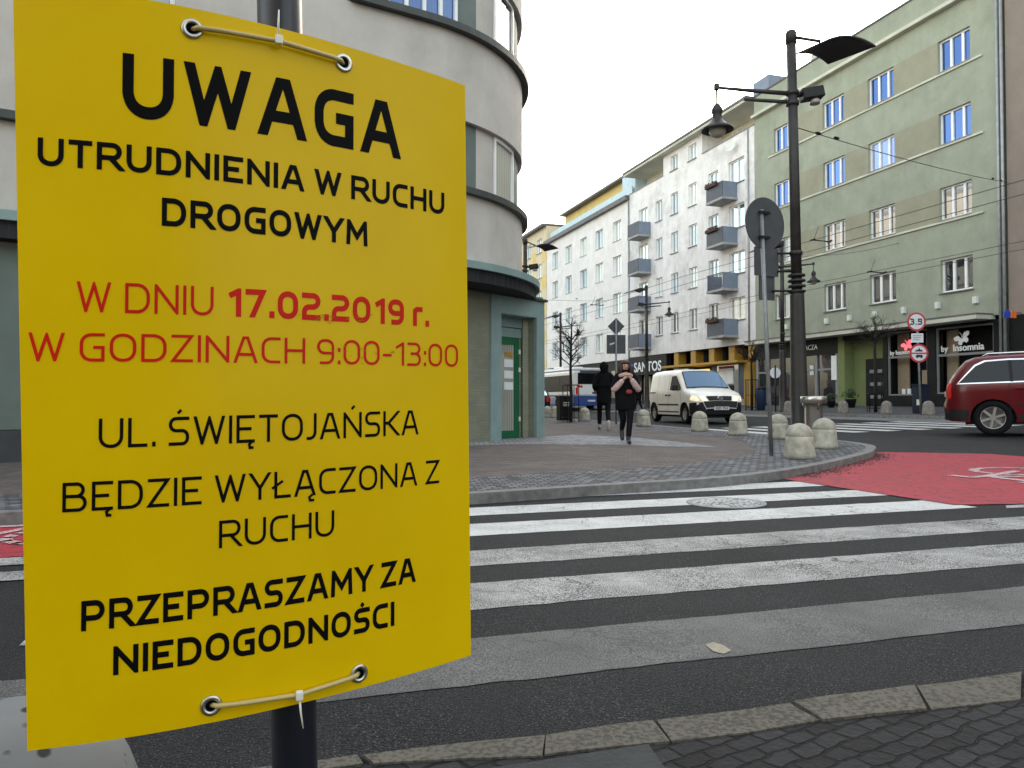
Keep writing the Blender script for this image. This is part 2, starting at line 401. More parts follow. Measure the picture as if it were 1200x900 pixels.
struct('lane_line', drape([(5.95, 4.9), (10.6, 4.55), (10.6, 4.67), (6.1, 5.03)], .006), mt['white_worn'])
struct('lane_line', drape([(6.35, 4.5), (7.6, 4.62), (7.6, 4.8), (6.3, 4.72)], .006), mt['white_worn'])
for k in range(8):
    x = 11.6 + k*1.0
    struct('zebra_stripe', drape([(x, 15.2), (x+.5, 15.2), (x+.5, 19.4), (x, 19.4)], .006), mt['white'])
struct('lane_line', drape([(11.0, 8.0), (11.9, 7.5), (12.0, 7.62), (11.1, 8.15)], .006), mt['white_old'])

# bicycle emblem on the red lanes
def ribbon2d(mb_, pts, wd, z):
    for a, b in zip(pts, pts[1:]):
        a = Vector(a); b = Vector(b); t = (b-a).normalized()*wd/2; q = Vector((-t.y, t.x)); a = a-t*.6; b = b+t*.6
        mb_.quad((*(a-q), g(a.x-q.x)+z), (*(b-q), g(b.x-q.x)+z), (*(b+q), g(b.x+q.x)+z), (*(a+q), g(a.x+q.x)+z))
def cycle(ox, oy, ang, s):
    m_ = MB(); k = 0
    def T(p):
        p = Vector(p)*s; return (ox + p.x*math.cos(ang)-p.y*math.sin(ang), oy + p.x*math.sin(ang)+p.y*math.cos(ang))
    circ = lambda cx: [(cx+.36*math.cos(t*math.pi/7), .36*math.sin(t*math.pi/7)) for t in range(15)]
    for pl in (circ(-.6), circ(.6), [(-.6, 0), (-.25, .62), (.38, .62), (.6, 0)], [(-.25, .62), (0, 0), (.38, .62)], [(-.6, 0), (0, 0)], [(-.38, .75), (-.12, .75)], [(.38, .62), (.35, .8), (.55, .82)]):
        ribbon2d(m_, [T(p) for p in pl], .09*s, .0125+.0004*k); k += 1
    struct('bicycle_emblem', m_, mt['cycle_white'])
sp_ = [gnd(*p) for p in [(826, 757), (836, 754), (848, 758), (857, 764), (848, 768), (836, 765)]]
struct('paint_spill', drape([(p.x, p.y) for p in sp_], .006), M('dried_mortar', (.3, .27, .2), .9, var=.2, scale=30))
cycle(8.7, 6.3, R(88), 1.25); cycle(-1.9, 6.1, R(2), .9)

# leaf litter and grit washed against the kerb
lt = MB()
for i in range(700):
    k = rnd.randrange(len(kfront)-1); t = rnd.random(); a = Vector(kfront[k]); b = Vector(kfront[k+1]); p = a.lerp(b, t)
    n_ = Vector(((b-a).y, -(b-a).x)).normalized(); p += n_*abs(rnd.gauss(.03, .13)); s = rnd.uniform(.006, .022); z = g(p.x)+.011; q = rnd.uniform(0, 3)
    u_ = Vector((math.cos(q), math.sin(q), 0))*s; v_ = Vector((-u_.y, u_.x, 0))*.6; c = Vector((p.x, p.y, z)); h = Vector((0, 0, s*.5))
    lt.quad(c-u_, c-v_, c+u_+h, c+h*.6); lt.quad(c-u_, c+h*.6, c+u_+h, c+v_)
tag(lt.build('leaf_litter', M('dead_leaves', (.045, .035, .028), .9, var=.6, scale=30)), kind='stuff')

# ================================================================== STROKE LETTERING
ROUND = .27
GL = {
 'A': (.74, [[(0, 0), (.4, 1), (.6, 1), (1, 0)], [(.16, .3), (.84, .3)]]),
 'B': (.68, [[(0, 0), (0, 1), (.9, 1, .2), (.9, .53, .2), (0, .53)], [(0, .53), (1, .53, .22), (1, 0, .22), (0, 0)]]),
 'C': (.6, [[(1, 1), (0, 1, .3), (0, 0, .3), (1, 0)]]),
 'D': (.72, [[(0, 0), (0, 1), (1, 1, .34), (1, 0, .34), (-.001, 0)]]),
 'E': (.58, [[(1, 1), (0, 1), (0, 0), (1, 0)], [(0, .51), (.88, .51)]]),
 'G': (.68, [[(1, 1), (0, 1, .3), (0, 0, .3), (1, 0), (1, .5), (.55, .5)]]),
 'H': (.7, [[(0, 0), (0, 1)], [(1, 0), (1, 1)], [(0, .51), (1, .51)]]),
 'I': (0, [[(.5, 0), (.5, 1)]]),
 'J': (.3, [[(1, 1), (1, 0, .26), (-.2, 0)]]),
 'K': (.66, [[(0, 0), (0, 1)], [(1, 1), (.3, .52), (1, 0)], [(0, .52), (.34, .52)]]),
 'L': (.54, [[(0, 1), (0, 0), (1, 0)]]),
 'M': (.86, [[(0, 0), (.04, 1), (.5, .3), (.96, 1), (1, 0)]]),
 'N': (.72, [[(0, 0), (0, 1), (1, 0), (1, 1)]]),
 'O': (.74, [[(.5, 1), (0, 1, .32), (0, 0, .32), (1, 0, .32), (1, 1, .32), (.498, 1)]]),
 'P': (.66, [[(0, 0), (0, 1), (1, 1, .24), (1, .4, .24), (0, .4)]]),
 'R': (.68, [[(0, 0), (0, 1), (1, 1, .22), (1, .44, .22), (0, .44)], [(.55, .44), (1.05, 0)]]),
 'S': (.6, [[(1, 1), (0, 1, .2), (0, .52, .2), (1, .52, .2), (1, 0, .2), (0, 0)]]),
 'T': (.62, [[(0, 1), (1, 1)], [(.5, 1), (.5, 0)]]),
 'U': (.7, [[(0, 1), (0, 0, .3), (1, 0, .3), (1, 1)]]),
 'W': (1.0, [[(0, 1), (.24, 0), (.5, .96), (.76, 0), (1, 1)]]),
 'Y': (.68, [[(0, 1), (.5, .42), (1, 1)], [(.5, .46), (.5, 0)]]),
 'Z': (.62, [[(0, 1), (1, 1), (0, 0), (1, 0)]]),
 '0': (.62, [[(.5, 1), (0, 1, .28), (0, 0, .28), (1, 0, .28), (1, 1, .28), (.498, 1)]]),
 '1': (.34, [[(0, .78), (1, 1), (1, 0)]]),
 '2': (.58, [[(0, 1), (1, 1, .22), (1, .5, .22), (0, .46, .18), (0, 0), (1, 0)]]),
 '3': (.58, [[(0, 1), (.95, 1, .2), (.95, .53, .2), (.2, .53)], [(.2, .53), (1, .53, .22), (1, 0, .22), (0, 0)]]),
 '5': (.58, [[(.95, 1), (.05, 1), (.05, .57), (1, .57, .22), (1, 0, .22), (0, 0)]]),
 '7': (.56, [[(0, 1), (1, 1), (.35, 0)]]),
 '9': (.6, [[(1, .44), (0, .44, .24), (0, 1, .24), (1, 1, .24), (1, 0, .24), (.1, 0)]]),
 '.': (0, [[(.5, 0), (.5, .06)]]), ',': (.1, [[(.7, .1), (.2, -.16)]]), ':': (0, [[(.5, 0), (.5, .06)], [(.5, .56), (.5, .62)]]), '-': (.3, [[(0, .42), (1, .42)]]),
 'r': (.3, [[(0, 0), (0, .72)], [(0, .5), (.1, .72, .1), (1, .72)]]),
}
for k, b in (('Ś', 'S'), ('Ń', 'N')): GL[k] = (GL[b][0], GL[b][1] + [[(.42, 1.2), (.62, 1.34)]])
for k, b in (('Ę', 'E'), ('Ą', 'A')): GL[k] = (GL[b][0], GL[b][1] + [[(.92, -.02), (.74, -.13), (.78, -.27), (1.02, -.27)]])
GL['Ł'] = (GL['L'][0], GL['L'][1] + [[(-.28, .36), (.52, .66)]])
def fillet(pts):
    out = []
    for i, p in enumerate(pts):
        if len(p) == 3 and 0 < i < len(pts)-1:
            c = Vector(p[:2]); a = Vector(pts[i-1][:2])-c; b = Vector(pts[i+1][:2])-c
            r = min(p[2], a.length*.5 if len(pts[i-1]) == 3 else a.length, b.length*.5 if len(pts[i+1]) == 3 else b.length)
            a.normalize(); b.normalize(); A = c+a*r; B = c+b*r
            for k in range(8):
                t = k/7; out.append(((1-t)**2*A + 2*t*(1-t)*(c+(A+B-2*c)*.12) + t*t*B))
        else: out.append(Vector(p[:2]))
    r2 = [out[0]]
    for p in out[1:]:
        if (p-r2[-1]).length > 1e-5: r2.append(p)
    return r2
def clipy(poly, lim, sgn):
    out = []
    for i, p in enumerate(poly):
        q = poly[(i+1) % len(poly)]; ip = sgn*(p[1]-lim) <= 1e-9; iq = sgn*(q[1]-lim) <= 1e-9
        if ip: out.append(p)
        if ip != iq:
            t = (lim-p[1])/(q[1]-p[1]); out.append((p[0]+(q[0]-p[0])*t, lim))
    return out
def glyph(ch, wt):
    """polygons of one letter, cap height 1, with stroke weight wt -> (advance, [stroke polygons])"""
    W, strokes = GL[ch]; base = 'SNEAL'['ŚŃĘĄŁ'.index(ch)] if ch in 'ŚŃĘĄŁ' else ch
    nb = len(GL[base][1]); res = []
    for si, st in enumerate(strokes):
        acc = si >= nb
        pts = fillet([(wt/2 + p[0]*W, wt/2 + p[1]*(1-wt)) + tuple(q*min(1, .75+W*.35) for q in p[2:]) for p in st])
        w2 = wt/2*(.85 if acc else 1)
        a, b = pts[0], pts[1]; d = (a-b).normalized()
        def ext(p, d, raw):
            if acc: return p
            if ch in '.:': return p + d*wt/2
            if abs(d.y) > .3 and (abs(raw[1]) < .01 or abs(raw[1]-1) < .01): return p + d*wt
            if abs(d.y) < .1 and (abs(raw[0]) < .02 or abs(raw[0]-1) < .02) : return p + d*wt/2
            return p
        pts[0] = ext(pts[0], d, st[0]); pts[-1] = ext(pts[-1], (pts[-1]-pts[-2]).normalized(), st[-1])
        L, Rr = [], []
        for i, p in enumerate(pts):
            t1 = (p-pts[i-1]).normalized() if i else None; t2 = (pts[i+1]-p).normalized() if i < len(pts)-1 else None
            t1 = t1 or t2; t2 = t2 or t1
            n1 = Vector((-t1.y, t1.x)); n2 = Vector((-t2.y, t2.x)); m = (n1+n2)
            if m.length < .05: m = n1
            m.normalize(); k = w2/max(.17, m.dot(n1)); L.append(p+m*k); Rr.append(p-m*k)
        for i in range(len(pts)-1):
            q = [tuple(L[i]), tuple(Rr[i]), tuple(Rr[i+1]), tuple(L[i+1])]
            if not acc and ch != ',':
                q = clipy(q, 1., 1); q = clipy(q, 0., -1) if q else q
            if len(q) >= 3: res.append((si, q))
    return W + wt, res
def text_polys(runs, gap=.16):
    """runs [(string, weight)] -> total width, [(layer, polygon)]"""
    x = 0; out = []
    for s, wt in runs:
        for ch in s:
            if ch == ' ': x += .32; continue
            adv, ps = glyph(ch, wt)
            out += [(l, [(p[0]+x, p[1]) for p in q]) for l, q in ps]; x += adv + gap*(.8 if ch in '.:' else 1)
    return x - gap, out

# ================================================================== THE YELLOW NOTICE
DM = .933
qf = lambda x: 1 - .16*(x-300)/300 - .05*((x-300)/300)**2
PXS = [8+4*i for i in range(139)]
PL = [at(x, 470, DM/qf(x)) for x in PXS]
SA = [0]
for a, b in zip(PL, PL[1:]): SA.append(SA[-1] + (b.xy-a.xy).length)
def lerp_tab(t, X, Y):
    if t <= X[0]: return Y[0] + (Y[1]-Y[0])*(t-X[0])/(X[1]-X[0])
    for i in range(len(X)-1):
        if t <= X[i+1]: return Y[i] + (Y[i+1]-Y[i])*(t-X[i])/(X[i+1]-X[i])
    return Y[-1] + (Y[-1]-Y[-2])*(t-X[-1])/(X[-1]-X[-2])
def to_plate(px, py):               # where the sight line of a pixel meets the bent plate -> (s, z)
    d = ray(px, py); xe = 600 + 900.2*(d.dot(RT)/d.dot(FW)); dist = DM/qf(xe)
    return lerp_tab(xe, PXS, SA), EYE + d.z*dist/d.dot(FW)
def on_plate(s, z, lift=0.):
    x = lerp_tab(s, SA, [p.x for p in PL]); y = lerp_tab(s, SA, [p.y for p in PL])
    i = min(max(1, next((k for k in range(len(SA)) if SA[k] >= s), len(SA)-1)), len(SA)-2)
    t = (PL[i+1].xy-PL[i-1].xy).normalized()
    return Vector((x + t.y*lift, y - t.x*lift, z))
m_yel, nt_, b_, v_ = newmat('yellow_pvc')
o_ = ramp(nt_, noise(nt_, v_, 4, 5), [(.3, (.7, .455, .0)), (.7, (.77, .515, .001))])
nt_.links.new(o_, b_.inputs['Base Color']); b_.inputs['Roughness'].default_value = .3; b_.inputs['Specular IOR Level'].default_value = .11; b_.inputs['Coat Weight'].default_value = .02; b_.inputs['Coat Roughness'].default_value = .25
bump(nt_, b_, noise(nt_, scaled(nt_, v_, (1, 1, .5)), 14, 3), .12, .004)
mt['tie'] = M('nylon_tie', (.5, .39, .15), .4, var=.1)
mt['tie_white'] = M('nylon_tie_white', (.78, .76, .68), .35, var=.05)
mt['chrome'] = M('grommet_metal', (.5, .49, .46), .35, 1., var=.1)
mt['black_ink'] = M('black_ink', (.003, .003, .0035), .6, var=.2, spec=.07)
mt['red_ink'] = M('red_ink', (.6, .012, .004), .5, spec=.15, var=.1, scale=8)
mt['pole'] = M('dark_navy_pole', (.012, .014, .022), .35, var=.3, scale=5)
base = at(336, 470, 1.01)
notice = thing('notice_board', 'bent yellow notice with black and red lettering tied to a dark pole', 'notice', (base.x, base.y, .56))
TLc, TRc, BRc, BLc = to_plate(15, -22), to_plate(545, 100), to_plate(552, 768), to_plate(32, 880)
pm = MB(); NX, NY = 46, 24
for lift in (0., -.004):
    for j in range(NY+1):
        for i in range(NX+1):
            u, v = i/NX, j/NY
            s = (1-v)*((1-u)*TLc[0]+u*TRc[0]) + v*((1-u)*BLc[0]+u*BRc[0]); z = (1-v)*((1-u)*TLc[1]+u*TRc[1]) + v*((1-u)*BLc[1]+u*BRc[1])
            pm.v.append(tuple(on_plate(s, z, lift)))
n1 = (NX+1)*(NY+1)
for j in range(NY):
    for i in range(NX):
        k = j*(NX+1)+i; pm.f.append((k, k+NX+1, k+NX+2, k+1)); pm.f.append((n1+k, n1+k+1, n1+k+NX+2, n1+k+NX+1)); pm.sm += [True]*2
bd = [i for i in range(NX)] + [j*(NX+1)+NX for j in range(NY)] + [NY*(NX+1)+i for i in range(NX, 0, -1)] + [j*(NX+1) for j in range(NY, 0, -1)]
for a, b in zip(bd, bd[1:]+bd[:1]): pm.quad(pm.v[a], pm.v[b], pm.v[b+n1], pm.v[a+n1])
pm.build('plate', m_yel, notice)
def sign_line(runs, pl, pr, hl, hr, ink, gap=.16):
    """baseline from pixel pl to pixel pr, cap heights in pixels at both ends"""
    (s0, z0), (s1, z1) = to_plate(*pl), to_plate(*pr)
    ha = to_plate(pl[0], pl[1]-hl)[1]-z0; hb = to_plate(pr[0], pr[1]-hr)[1]-z1; h = (ha+hb)/2
    wid, ps = text_polys(runs, gap); mb_ = MB()
    for lay, q in ps:
        # cut long strokes so that they follow the bend
        f = []
        for p in q: f.append(on_plate(s0 + (s1-s0)*p[0]/wid, z0 + (z1-z0)*p[0]/wid + h*p[1], .0005+.00008*lay))
        mb_.quad(*f)
    o = mb_.build('lettering', mt[ink], notice, fix=False)
    return o
SB, RG, LT, BD = .182, .118, .11, .2
sign_line([('UWAGA', .195)], (143, 137), (468, 186.5), 73.5, 64.5, 'black_ink', .2)
sign_line([('UTRUDNIENIA W RUCHU', SB)], (44, 194), (520.5, 252), 33.5, 25.5, 'black_ink')
sign_line([('DROGOWYM', SB+.01)], (189.5, 264.5), (430.5, 289), 32.5, 29.5, 'black_ink')
sign_line([('W DNIU ', LT), ('17.02.2019 r.', BD)], (90, 365.5), (502, 383), 35, 29.5, 'red_ink')
sign_line([('W GODZINACH 9:00-13:00', LT)], (33.5, 423.5), (536.5, 430), 34, 26, 'red_ink')
sign_line([('UL. ŚWIĘTOJAŃSKA', RG)], (115.5, 525.5), (490, 509), 36, 27.5, 'black_ink')
sign_line([('BĘDZIE WYŁĄCZONA Z', RG)], (73, 600.5), (514.5, 566), 35, 27, 'black_ink')
sign_line([('RUCHU', RG)], (256.5, 642.5), (391.5, 627.5), 32, 30, 'black_ink')
sign_line([('PRZEPRASZAMY ZA', BD-.015)], (95, 740), (486.5, 681.5), 36, 28.5, 'black_ink')
sign_line([('NIEDOGODNOŚCI', BD-.005)], (132.5, 791.5), (462, 733), 34, 28.5, 'black_ink')
def grommet(px, py):
    s, z = to_plate(px, py); c = on_plate(s, z, .0012); n_ = (on_plate(s, z, .01)-on_plate(s, z, 0)).normalized()
    u_ = (on_plate(s+.01, z)-on_plate(s, z)).normalized(); m_ = MB(); rg = []
    for k in range(28):
        a = 2*math.pi*k/28; d_ = u_*math.cos(a) + Vector((0, 0, 1))*math.sin(a)
        rg.append([c + d_*(.0092+.003*math.cos(t)) + n_*(.0018*math.sin(t)) for t in [2*math.pi*q/8 for q in range(8)]])
    m_.loft(rg + [rg[0]], True, False).build('grommet', mt['chrome'], notice)
    MB().loft([[c - n_*.0005 + (u_*math.cos(a)+Vector((0, 0, 1))*math.sin(a))*r_ for a in [2*math.pi*q/20 for q in range(20)]] for r_ in (.0085, .001)], True, True, False).build('eyelet_hole', mt['black_ink'], notice)
    return s, z
def tie(L, Rr, kn, tail):
    (sa, za), (sb_, zb), (sk, zk) = grommet(*L), grommet(*Rr), to_plate(*kn)
    pth = [on_plate(sa, za, -.002), on_plate(sa+.006, za, .006)] + [on_plate(sa+(sk-sa)*t, za+(zk-za)*t, .007) for t in (.3, .6, .9)] + [on_plate(sk, zk, .008)] + [on_plate(sk+(sb_-sk)*t, zk+(zb-zk)*t, .007) for t in (.2, .5, .8)] + [on_plate(sb_-.006, zb, .006), on_plate(sb_, zb, -.002)]
    t_ = MB().tube(pth, .0031, 8).build('cable_tie', mt['tie'], notice)
    c = on_plate(sk, zk, .01); MB().obox(c, (.0045, 0, 0), (0, .0045, 0), (0, 0, .0055)).build('buckle', mt['tie_white'], t_, .0015)
    st, zt = to_plate(*tail); MB().tube([c, on_plate((sk+st)/2-.001, (zk+zt)/2, .014), on_plate(st, zt, .016)], [.0016, .0013, .0008], 6).build('tail', mt['tie_white'], t_)
tie((225, 34), (402.5, 74), (324.5, 51), (323, 18)); tie((247.5, 826.5), (420.5, 789), (348, 812), (350.5, 848))
# scuffs across the printing
sc = MB()
for (px, py, n_, sx, sy) in ((385, 372, 14, 22, 3), (415, 415, 14, 24, 6)):
    for i in range(n_):
        a = to_plate(px+rnd.gauss(0, sx), py+rnd.gauss(0, sy)); l_ = rnd.uniform(.002, .009); q = rnd.uniform(-.6, .6)
        sc.quad(on_plate(a[0], a[1], .0009), on_plate(a[0]+l_*.5, a[1]+l_*.5*q-.0006, .0009), on_plate(a[0]+l_, a[1]+l_*q, .0009), on_plate(a[0]+l_*.5, a[1]+l_*.5*q+.0006, .0009))
sc.build('scuff_marks', M('scuffed_ink', (.42, .26, .002), .5, var=.1, spec=.1), notice, fix=False)

pt, pb = at(327.5, 0, 1.0), at(345, 860, 1.005)
dr = (pt-pb)/(pt.z-pb.z)
pole = thing('sign_pole', 'dark round pole carrying the yellow notice', 'pole', tuple(pb + dr*(.0-pb.z)))
MB().tube([pb + dr*(z-pb.z) for z in (.0, .6, 1.3, 2.2, 3.2)], .0285, 20).build('shaft', mt['pole'], pole)
c0 = pb + dr*(.012-pb.z); MB().lathe([(.07, 0), (.07, .012), (.045, .03), (.0305, .034)], tuple(c0), 24).build('base_collar', mt['pole'], pole)

# ================================================================== BUILDINGS: shared pieces
mt['frame'] = M('white_window_frame', (.78, .78, .77), .45, var=.05)
mt['frame_dark'] = M('dark_shop_frame', (.01, .01, .011), .5, var=.2, spec=.3)
mt['frame_grey'] = M('grey_shop_frame', (.2, .21, .22), .45, var=.1)
mt['sill'] = M('zinc_sill', (.2, .2, .2), .5, var=.2)
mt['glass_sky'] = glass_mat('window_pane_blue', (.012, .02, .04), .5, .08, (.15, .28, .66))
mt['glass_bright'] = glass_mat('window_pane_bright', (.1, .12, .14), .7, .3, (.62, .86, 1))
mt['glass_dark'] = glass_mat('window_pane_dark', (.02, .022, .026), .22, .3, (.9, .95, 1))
mt['glass_shop'] = glass_mat('shop_pane', (.012, .012, .013), .09, 0, (1, 1, 1))
mt['blinds'] = glass_mat('blue_blinds_pane', (.015, .05, .24), .16, 0, (.5, .7, 1))
mt['roof'] = M('roof_sheet', (.1, .1, .105), .6, var=.3, scale=2)
mt['pipe'] = M('zinc_pipe', (.3, .31, .32), .45, .3, var=.2, scale=4)

def wall_open(P, a0, a1, z0, z1, ops, dep=.18):
    """wall from a0..a1, z0..z1 on the plane P(a, z, depth) with openings (a, b, z, z) and their reveals"""
    mb_ = MB(); A = sorted({a0, a1} | {q for o in ops for q in o[:2]}); Z = sorted({z0, z1} | {q for o in ops for q in o[2:4]})
    for a, b in zip(A, A[1:]):
        for c, d in zip(Z, Z[1:]):
            m, n = (a+b)/2, (c+d)/2
            if any(o[0] < m < o[1] and o[2] < n < o[3] for o in ops): continue
            mb_.quad(P(a, c, 0), P(b, c, 0), P(b, d, 0), P(a, d, 0))
    for a, b, c, d in [o[:4] for o in ops]:
        mb_.quad(P(a, c, 0), P(a, d, 0), P(a, d, dep), P(a, c, dep)); mb_.quad(P(b, c, 0), P(b, d, 0), P(b, d, dep), P(b, c, dep))
        mb_.quad(P(a, d, 0), P(b, d, 0), P(b, d, dep), P(a, d, dep)); mb_.quad(P(a, c, 0), P(b, c, 0), P(b, c, dep), P(a, c, dep))
    return mb_
WC = {}
def window_mesh(w, h, lights, fm, pm_, fr=.07):
    k = (round(w, 2), round(h, 2), tuple(lights), fm, pm_)
    if k in WC: return WC[k]
    f = MB(); f.box(-w/2, w/2, -.03, .05, 0, fr); f.box(-w/2, w/2, -.03, .05, h-fr, h)
    f.box(-w/2, -w/2+fr, -.028, .05, fr, h-fr); f.box(w/2-fr, w/2, -.028, .05, fr, h-fr)
    for q in lights: f.box(-w/2+w*q-.055, -w/2+w*q+.055, -.034, .05, fr, h-fr)
    p = MB(); p.quad((-w/2+fr*.5, .03, fr*.5), (w/2-fr*.5, .03, fr*.5), (w/2-fr*.5, .03, h-fr*.5), (-w/2+fr*.5, .03, h-fr*.5))
    s = MB().box(-w/2-.05, w/2+.05, -.24, -.04, -.05, -.012)
    WC[k] = (f.mesh('window', mt[fm]), p.mesh('pane', mt[pm_], False), s.mesh('sill', mt['sill'])); return WC[k]
def window(parent, loc, rz, w, h, lights=(.5,), fm='frame', pm_='glass_sky', sill=True):
    f, p, s = window_mesh(w, h, lights, fm, pm_)
    o = link('window', f, parent); o.location = loc; o.rotation_euler = (0, 0, rz)
    for nm, me in (('pane', p), ('sill', s))[:2 if sill else 1]:
        c = bpy.data.objects.new(nm, me); col.objects.link(c); c.parent = o
    return o
FX = 26.9; WR = R(-90)
PX_ = lambda a, z, d: (FX+d, a, z)
def shell(mb_, x0, x1, y0, y1, z0, z1):     # sides, back and roof behind a street front
    mb_.quad((x0, y0, z0), (x1, y0, z0), (x1, y0, z1), (x0, y0, z1)); mb_.quad((x0, y1, z0), (x1, y1, z0), (x1, y1, z1), (x0, y1, z1))
    mb_.quad((x1, y0, z0), (x1, y1, z0), (x1, y1, z1), (x1, y0, z1)); mb_.quad((x0, y0, z1), (x1, y0, z1), (x1, y1, z1), (x0, y1, z1))
def yz(parent, name, m, y0, y1, z0, z1, x0, x1, bevel=0.):
    return MB().box(FX+x0, FX+x1, y0, y1, z0, z1).build(name, mt[m] if isinstance(m, str) else m, parent, bevel)
def lettering(parent, txt, size, loc, rz, m, name='lettering', depth=.02, bold=0., xs_=1.):
    cu = bpy.data.curves.new('text', 'FONT'); cu.body = txt; cu.size = size; cu.extrude = depth/2; cu.offset = bold; cu.resolution_u = 3
    ob = bpy.data.objects.new('text', cu); col.objects.link(ob)
    dg = bpy.context.evaluated_depsgraph_get(); me = bpy.data.meshes.new_from_object(ob.evaluated_get(dg))
    bpy.data.objects.remove(ob); bpy.data.curves.remove(cu)
    me.transform(Matrix.Diagonal((xs_, 1, 1, 1))); me.transform(Matrix.Translation(loc) @ Matrix.Rotation(rz, 4, 'Z') @ Matrix.Rotation(R(90), 4, 'X'))
    me.materials.clear(); me.materials.append(m if not isinstance(m, str) else mt[m])
    return link(name, me, parent)

# ------------------------------------------------------------------ green corner block with the clothes shop
mt['green'] = plaster('pale_green_plaster', (.31, .335, .265), (.16, .17, .13), .5)
mt['olive'] = plaster('olive_plaster', (.29, .285, .21), (.15, .145, .11), .3)
mt['cream_trim'] = M('cream_cornice', (.5, .5, .42), .8, var=.15, scale=1, bmp=.1)
mt['black_front'] = M('black_shopfront', (.006, .0065, .0075), .55, var=.3, scale=2, spec=.2)
mt['lamp_white'] = M('white_wall_box', (.6, .62, .58), .5)
mt['white_sign'] = M('white_letters', (.75, .77, .78), .5, var=.05)
mt['entry_green'] = plaster('lime_green_plaster', (.19, .23, .1), (.11, .16, .08), .25)
gb = thing('green_building', 'pale green five storey block with olive panels between its windows above black shopfronts', 'building', (FX, 30, g(27)))
gw = [(c0, c1, z0, z1) for z0, z1 in ((14.72, 16.06), (11.66, 13.0), (8.5, 9.86), (5.46, 6.82)) for c0, c1 in ((23.46, 25.0), (27.38, 28.95), (30.5, 32.02), (34.45, 35.95))]
fw = wall_open(PX_, 22.35, 37.72, 4.28, 17.25, gw)
shell(fw, FX, 38, 22.35, 37.72, .5, 17.25); fw.build('wall', mt['green'], gb)
for a, b, c, d in gw:
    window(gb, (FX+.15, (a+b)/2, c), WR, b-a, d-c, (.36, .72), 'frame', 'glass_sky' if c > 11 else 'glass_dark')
for z0, z1 in ((14.72, 16.06), (11.66, 13.0), (8.5, 9.86)):
    for a, b in ((25.0, 27.38), (28.95, 30.5), (32.02, 34.45)): yz(gb, 'wall_panel', 'olive', a+.004, b-.004, z0-.05, z1, -.012, .02)
    yz(gb, 'sill_course', 'cream_trim', 22.9, 36.4, z0-.14, z0-.055, -.07, .02)
yz(gb, 'cornice', 'cream_trim', 22.36, 37.71, 17.25, 17.42, -.28, .1, .02)
yz(gb, 'parapet', 'green', 22.37, 37.7, 17.42, 18.5, -.04, .2)
yz(gb, 'parapet_cap', 'roof', 22.34, 37.73, 18.5, 18.58, -.1, .26)
yz(gb, 'attic', 'green', 22.6, 37.5, 17.4, 19.9, 2.6, 10); yz(gb, 'attic_roof', 'roof', 22.5, 37.6, 19.9, 20.1, 2.3, 10.2)
for y, z in ((36.2, 20.1), (29.0, 20.1)): yz(gb, 'chimney', 'cream_trim', y-.35, y+.35, z, z+.8, 3.0, 3.7)
for y in (23.3, 24.0+1.1, 26.9, 28.6, 30.2, 31.8, 34.9):
    yz(gb, 'wall_box', 'lamp_white', y-.09, y+.09, 4.82, 5.1, -.16, 0, .015)
yz(gb, 'canopy', 'cream_trim', 22.6, 37.6, 4.12, 4.3, -.85, .15, .015); yz(gb, 'canopy_top', 'roof', 22.58, 37.62, 4.3, 4.36, -.87, .1)
# shopfronts
yz(gb, 'shopfront', 'black_front', 22.35, 25.3, .5, 1.25, -.0, .3); yz(gb, 'shopfront', 'black_front', 25.3, 25.75, .5, 4.12, -.0, .3)
yz(gb, 'shopfront', 'black_front', 22.35, 25.3, 4.0, 4.12, 0, .3); yz(gb, 'shopfront', 'black_front', 22.35, 22.6, 1.25, 4.0, 0, .3)
mt['beige'] = M('beige_display_wall', (.28, .22, .15), .7, var=.1)
mt['neon'] = M('pink_neon', (.8, .1, .14), .4)
nm = mt['neon'].node_tree.nodes['Principled BSDF']; nm.inputs['Emission Color'].default_value = (1, .12, .16, 1); nm.inputs['Emission Strength'].default_value = .22
def shop_window(y0, y1, z0, z1, zt, beige=None):
    yz(gb, 'shop_recess', 'black_front', y0, y1, z0, z1, .9, 1.0)
    if beige: yz(gb, 'display_wall', 'beige', *beige, z0+.02, z1-.05, .5, .56)
    yz(gb, 'shop_floor', 'black_front', y0, y1, z0-.12, z0, .3, .9)
    m_ = MB(); 
    for a, b, c, d in ((y0, y1, z0, z0+.06), (y0, y1, z1-.06, z1), (y0, y0+.06, z0+.06, z1-.06), (y1-.06, y1, z0+.06, z1-.06), (y0+.06, y1-.06, zt-.05, zt+.05)): m_.box(FX+.05, FX+.14, a, b, c, d)
    m_.build('shop_frame', mt['frame_grey'], gb)
shop_window(22.6, 25.3, 1.25, 4.0, 2.86, (24.65, 25.2)); shop_window(25.75, 27.95, 1.2, 4.05, 2.92, (27.2, 27.85))
yz(gb, 'shopfront', 'black_front', 25.75, 27.95, .5, 1.2, 0, .3); yz(gb, 'shopfront', 'black_front', 25.75, 27.95, 4.05, 4.12, 0, .3)
yz(gb, 'display_stand', 'beige', 26.2, 26.5, 1.2, 2.3, .5, .7); yz(gb, 'display_stand', 'white_sign', 27.25, 27.42, 1.2, 1.5, .3, .35); yz(gb, 'display_stand', 'white_sign', 26.95, 27.12, 1.2, 1.5, .3, .35)
lettering(gb, 'by', .36, (FX-.03, 25.0, 3.0), WR, 'white_sign', bold=.004); lettering(gb, 'Insomnia', .4, (FX-.03, 24.42, 2.99), WR, 'white_sign', bold=.006)
lettering(gb, 'by Insomnia', .27, (FX-.03, 27.75, 3.02), WR, 'white_sign', bold=.006)
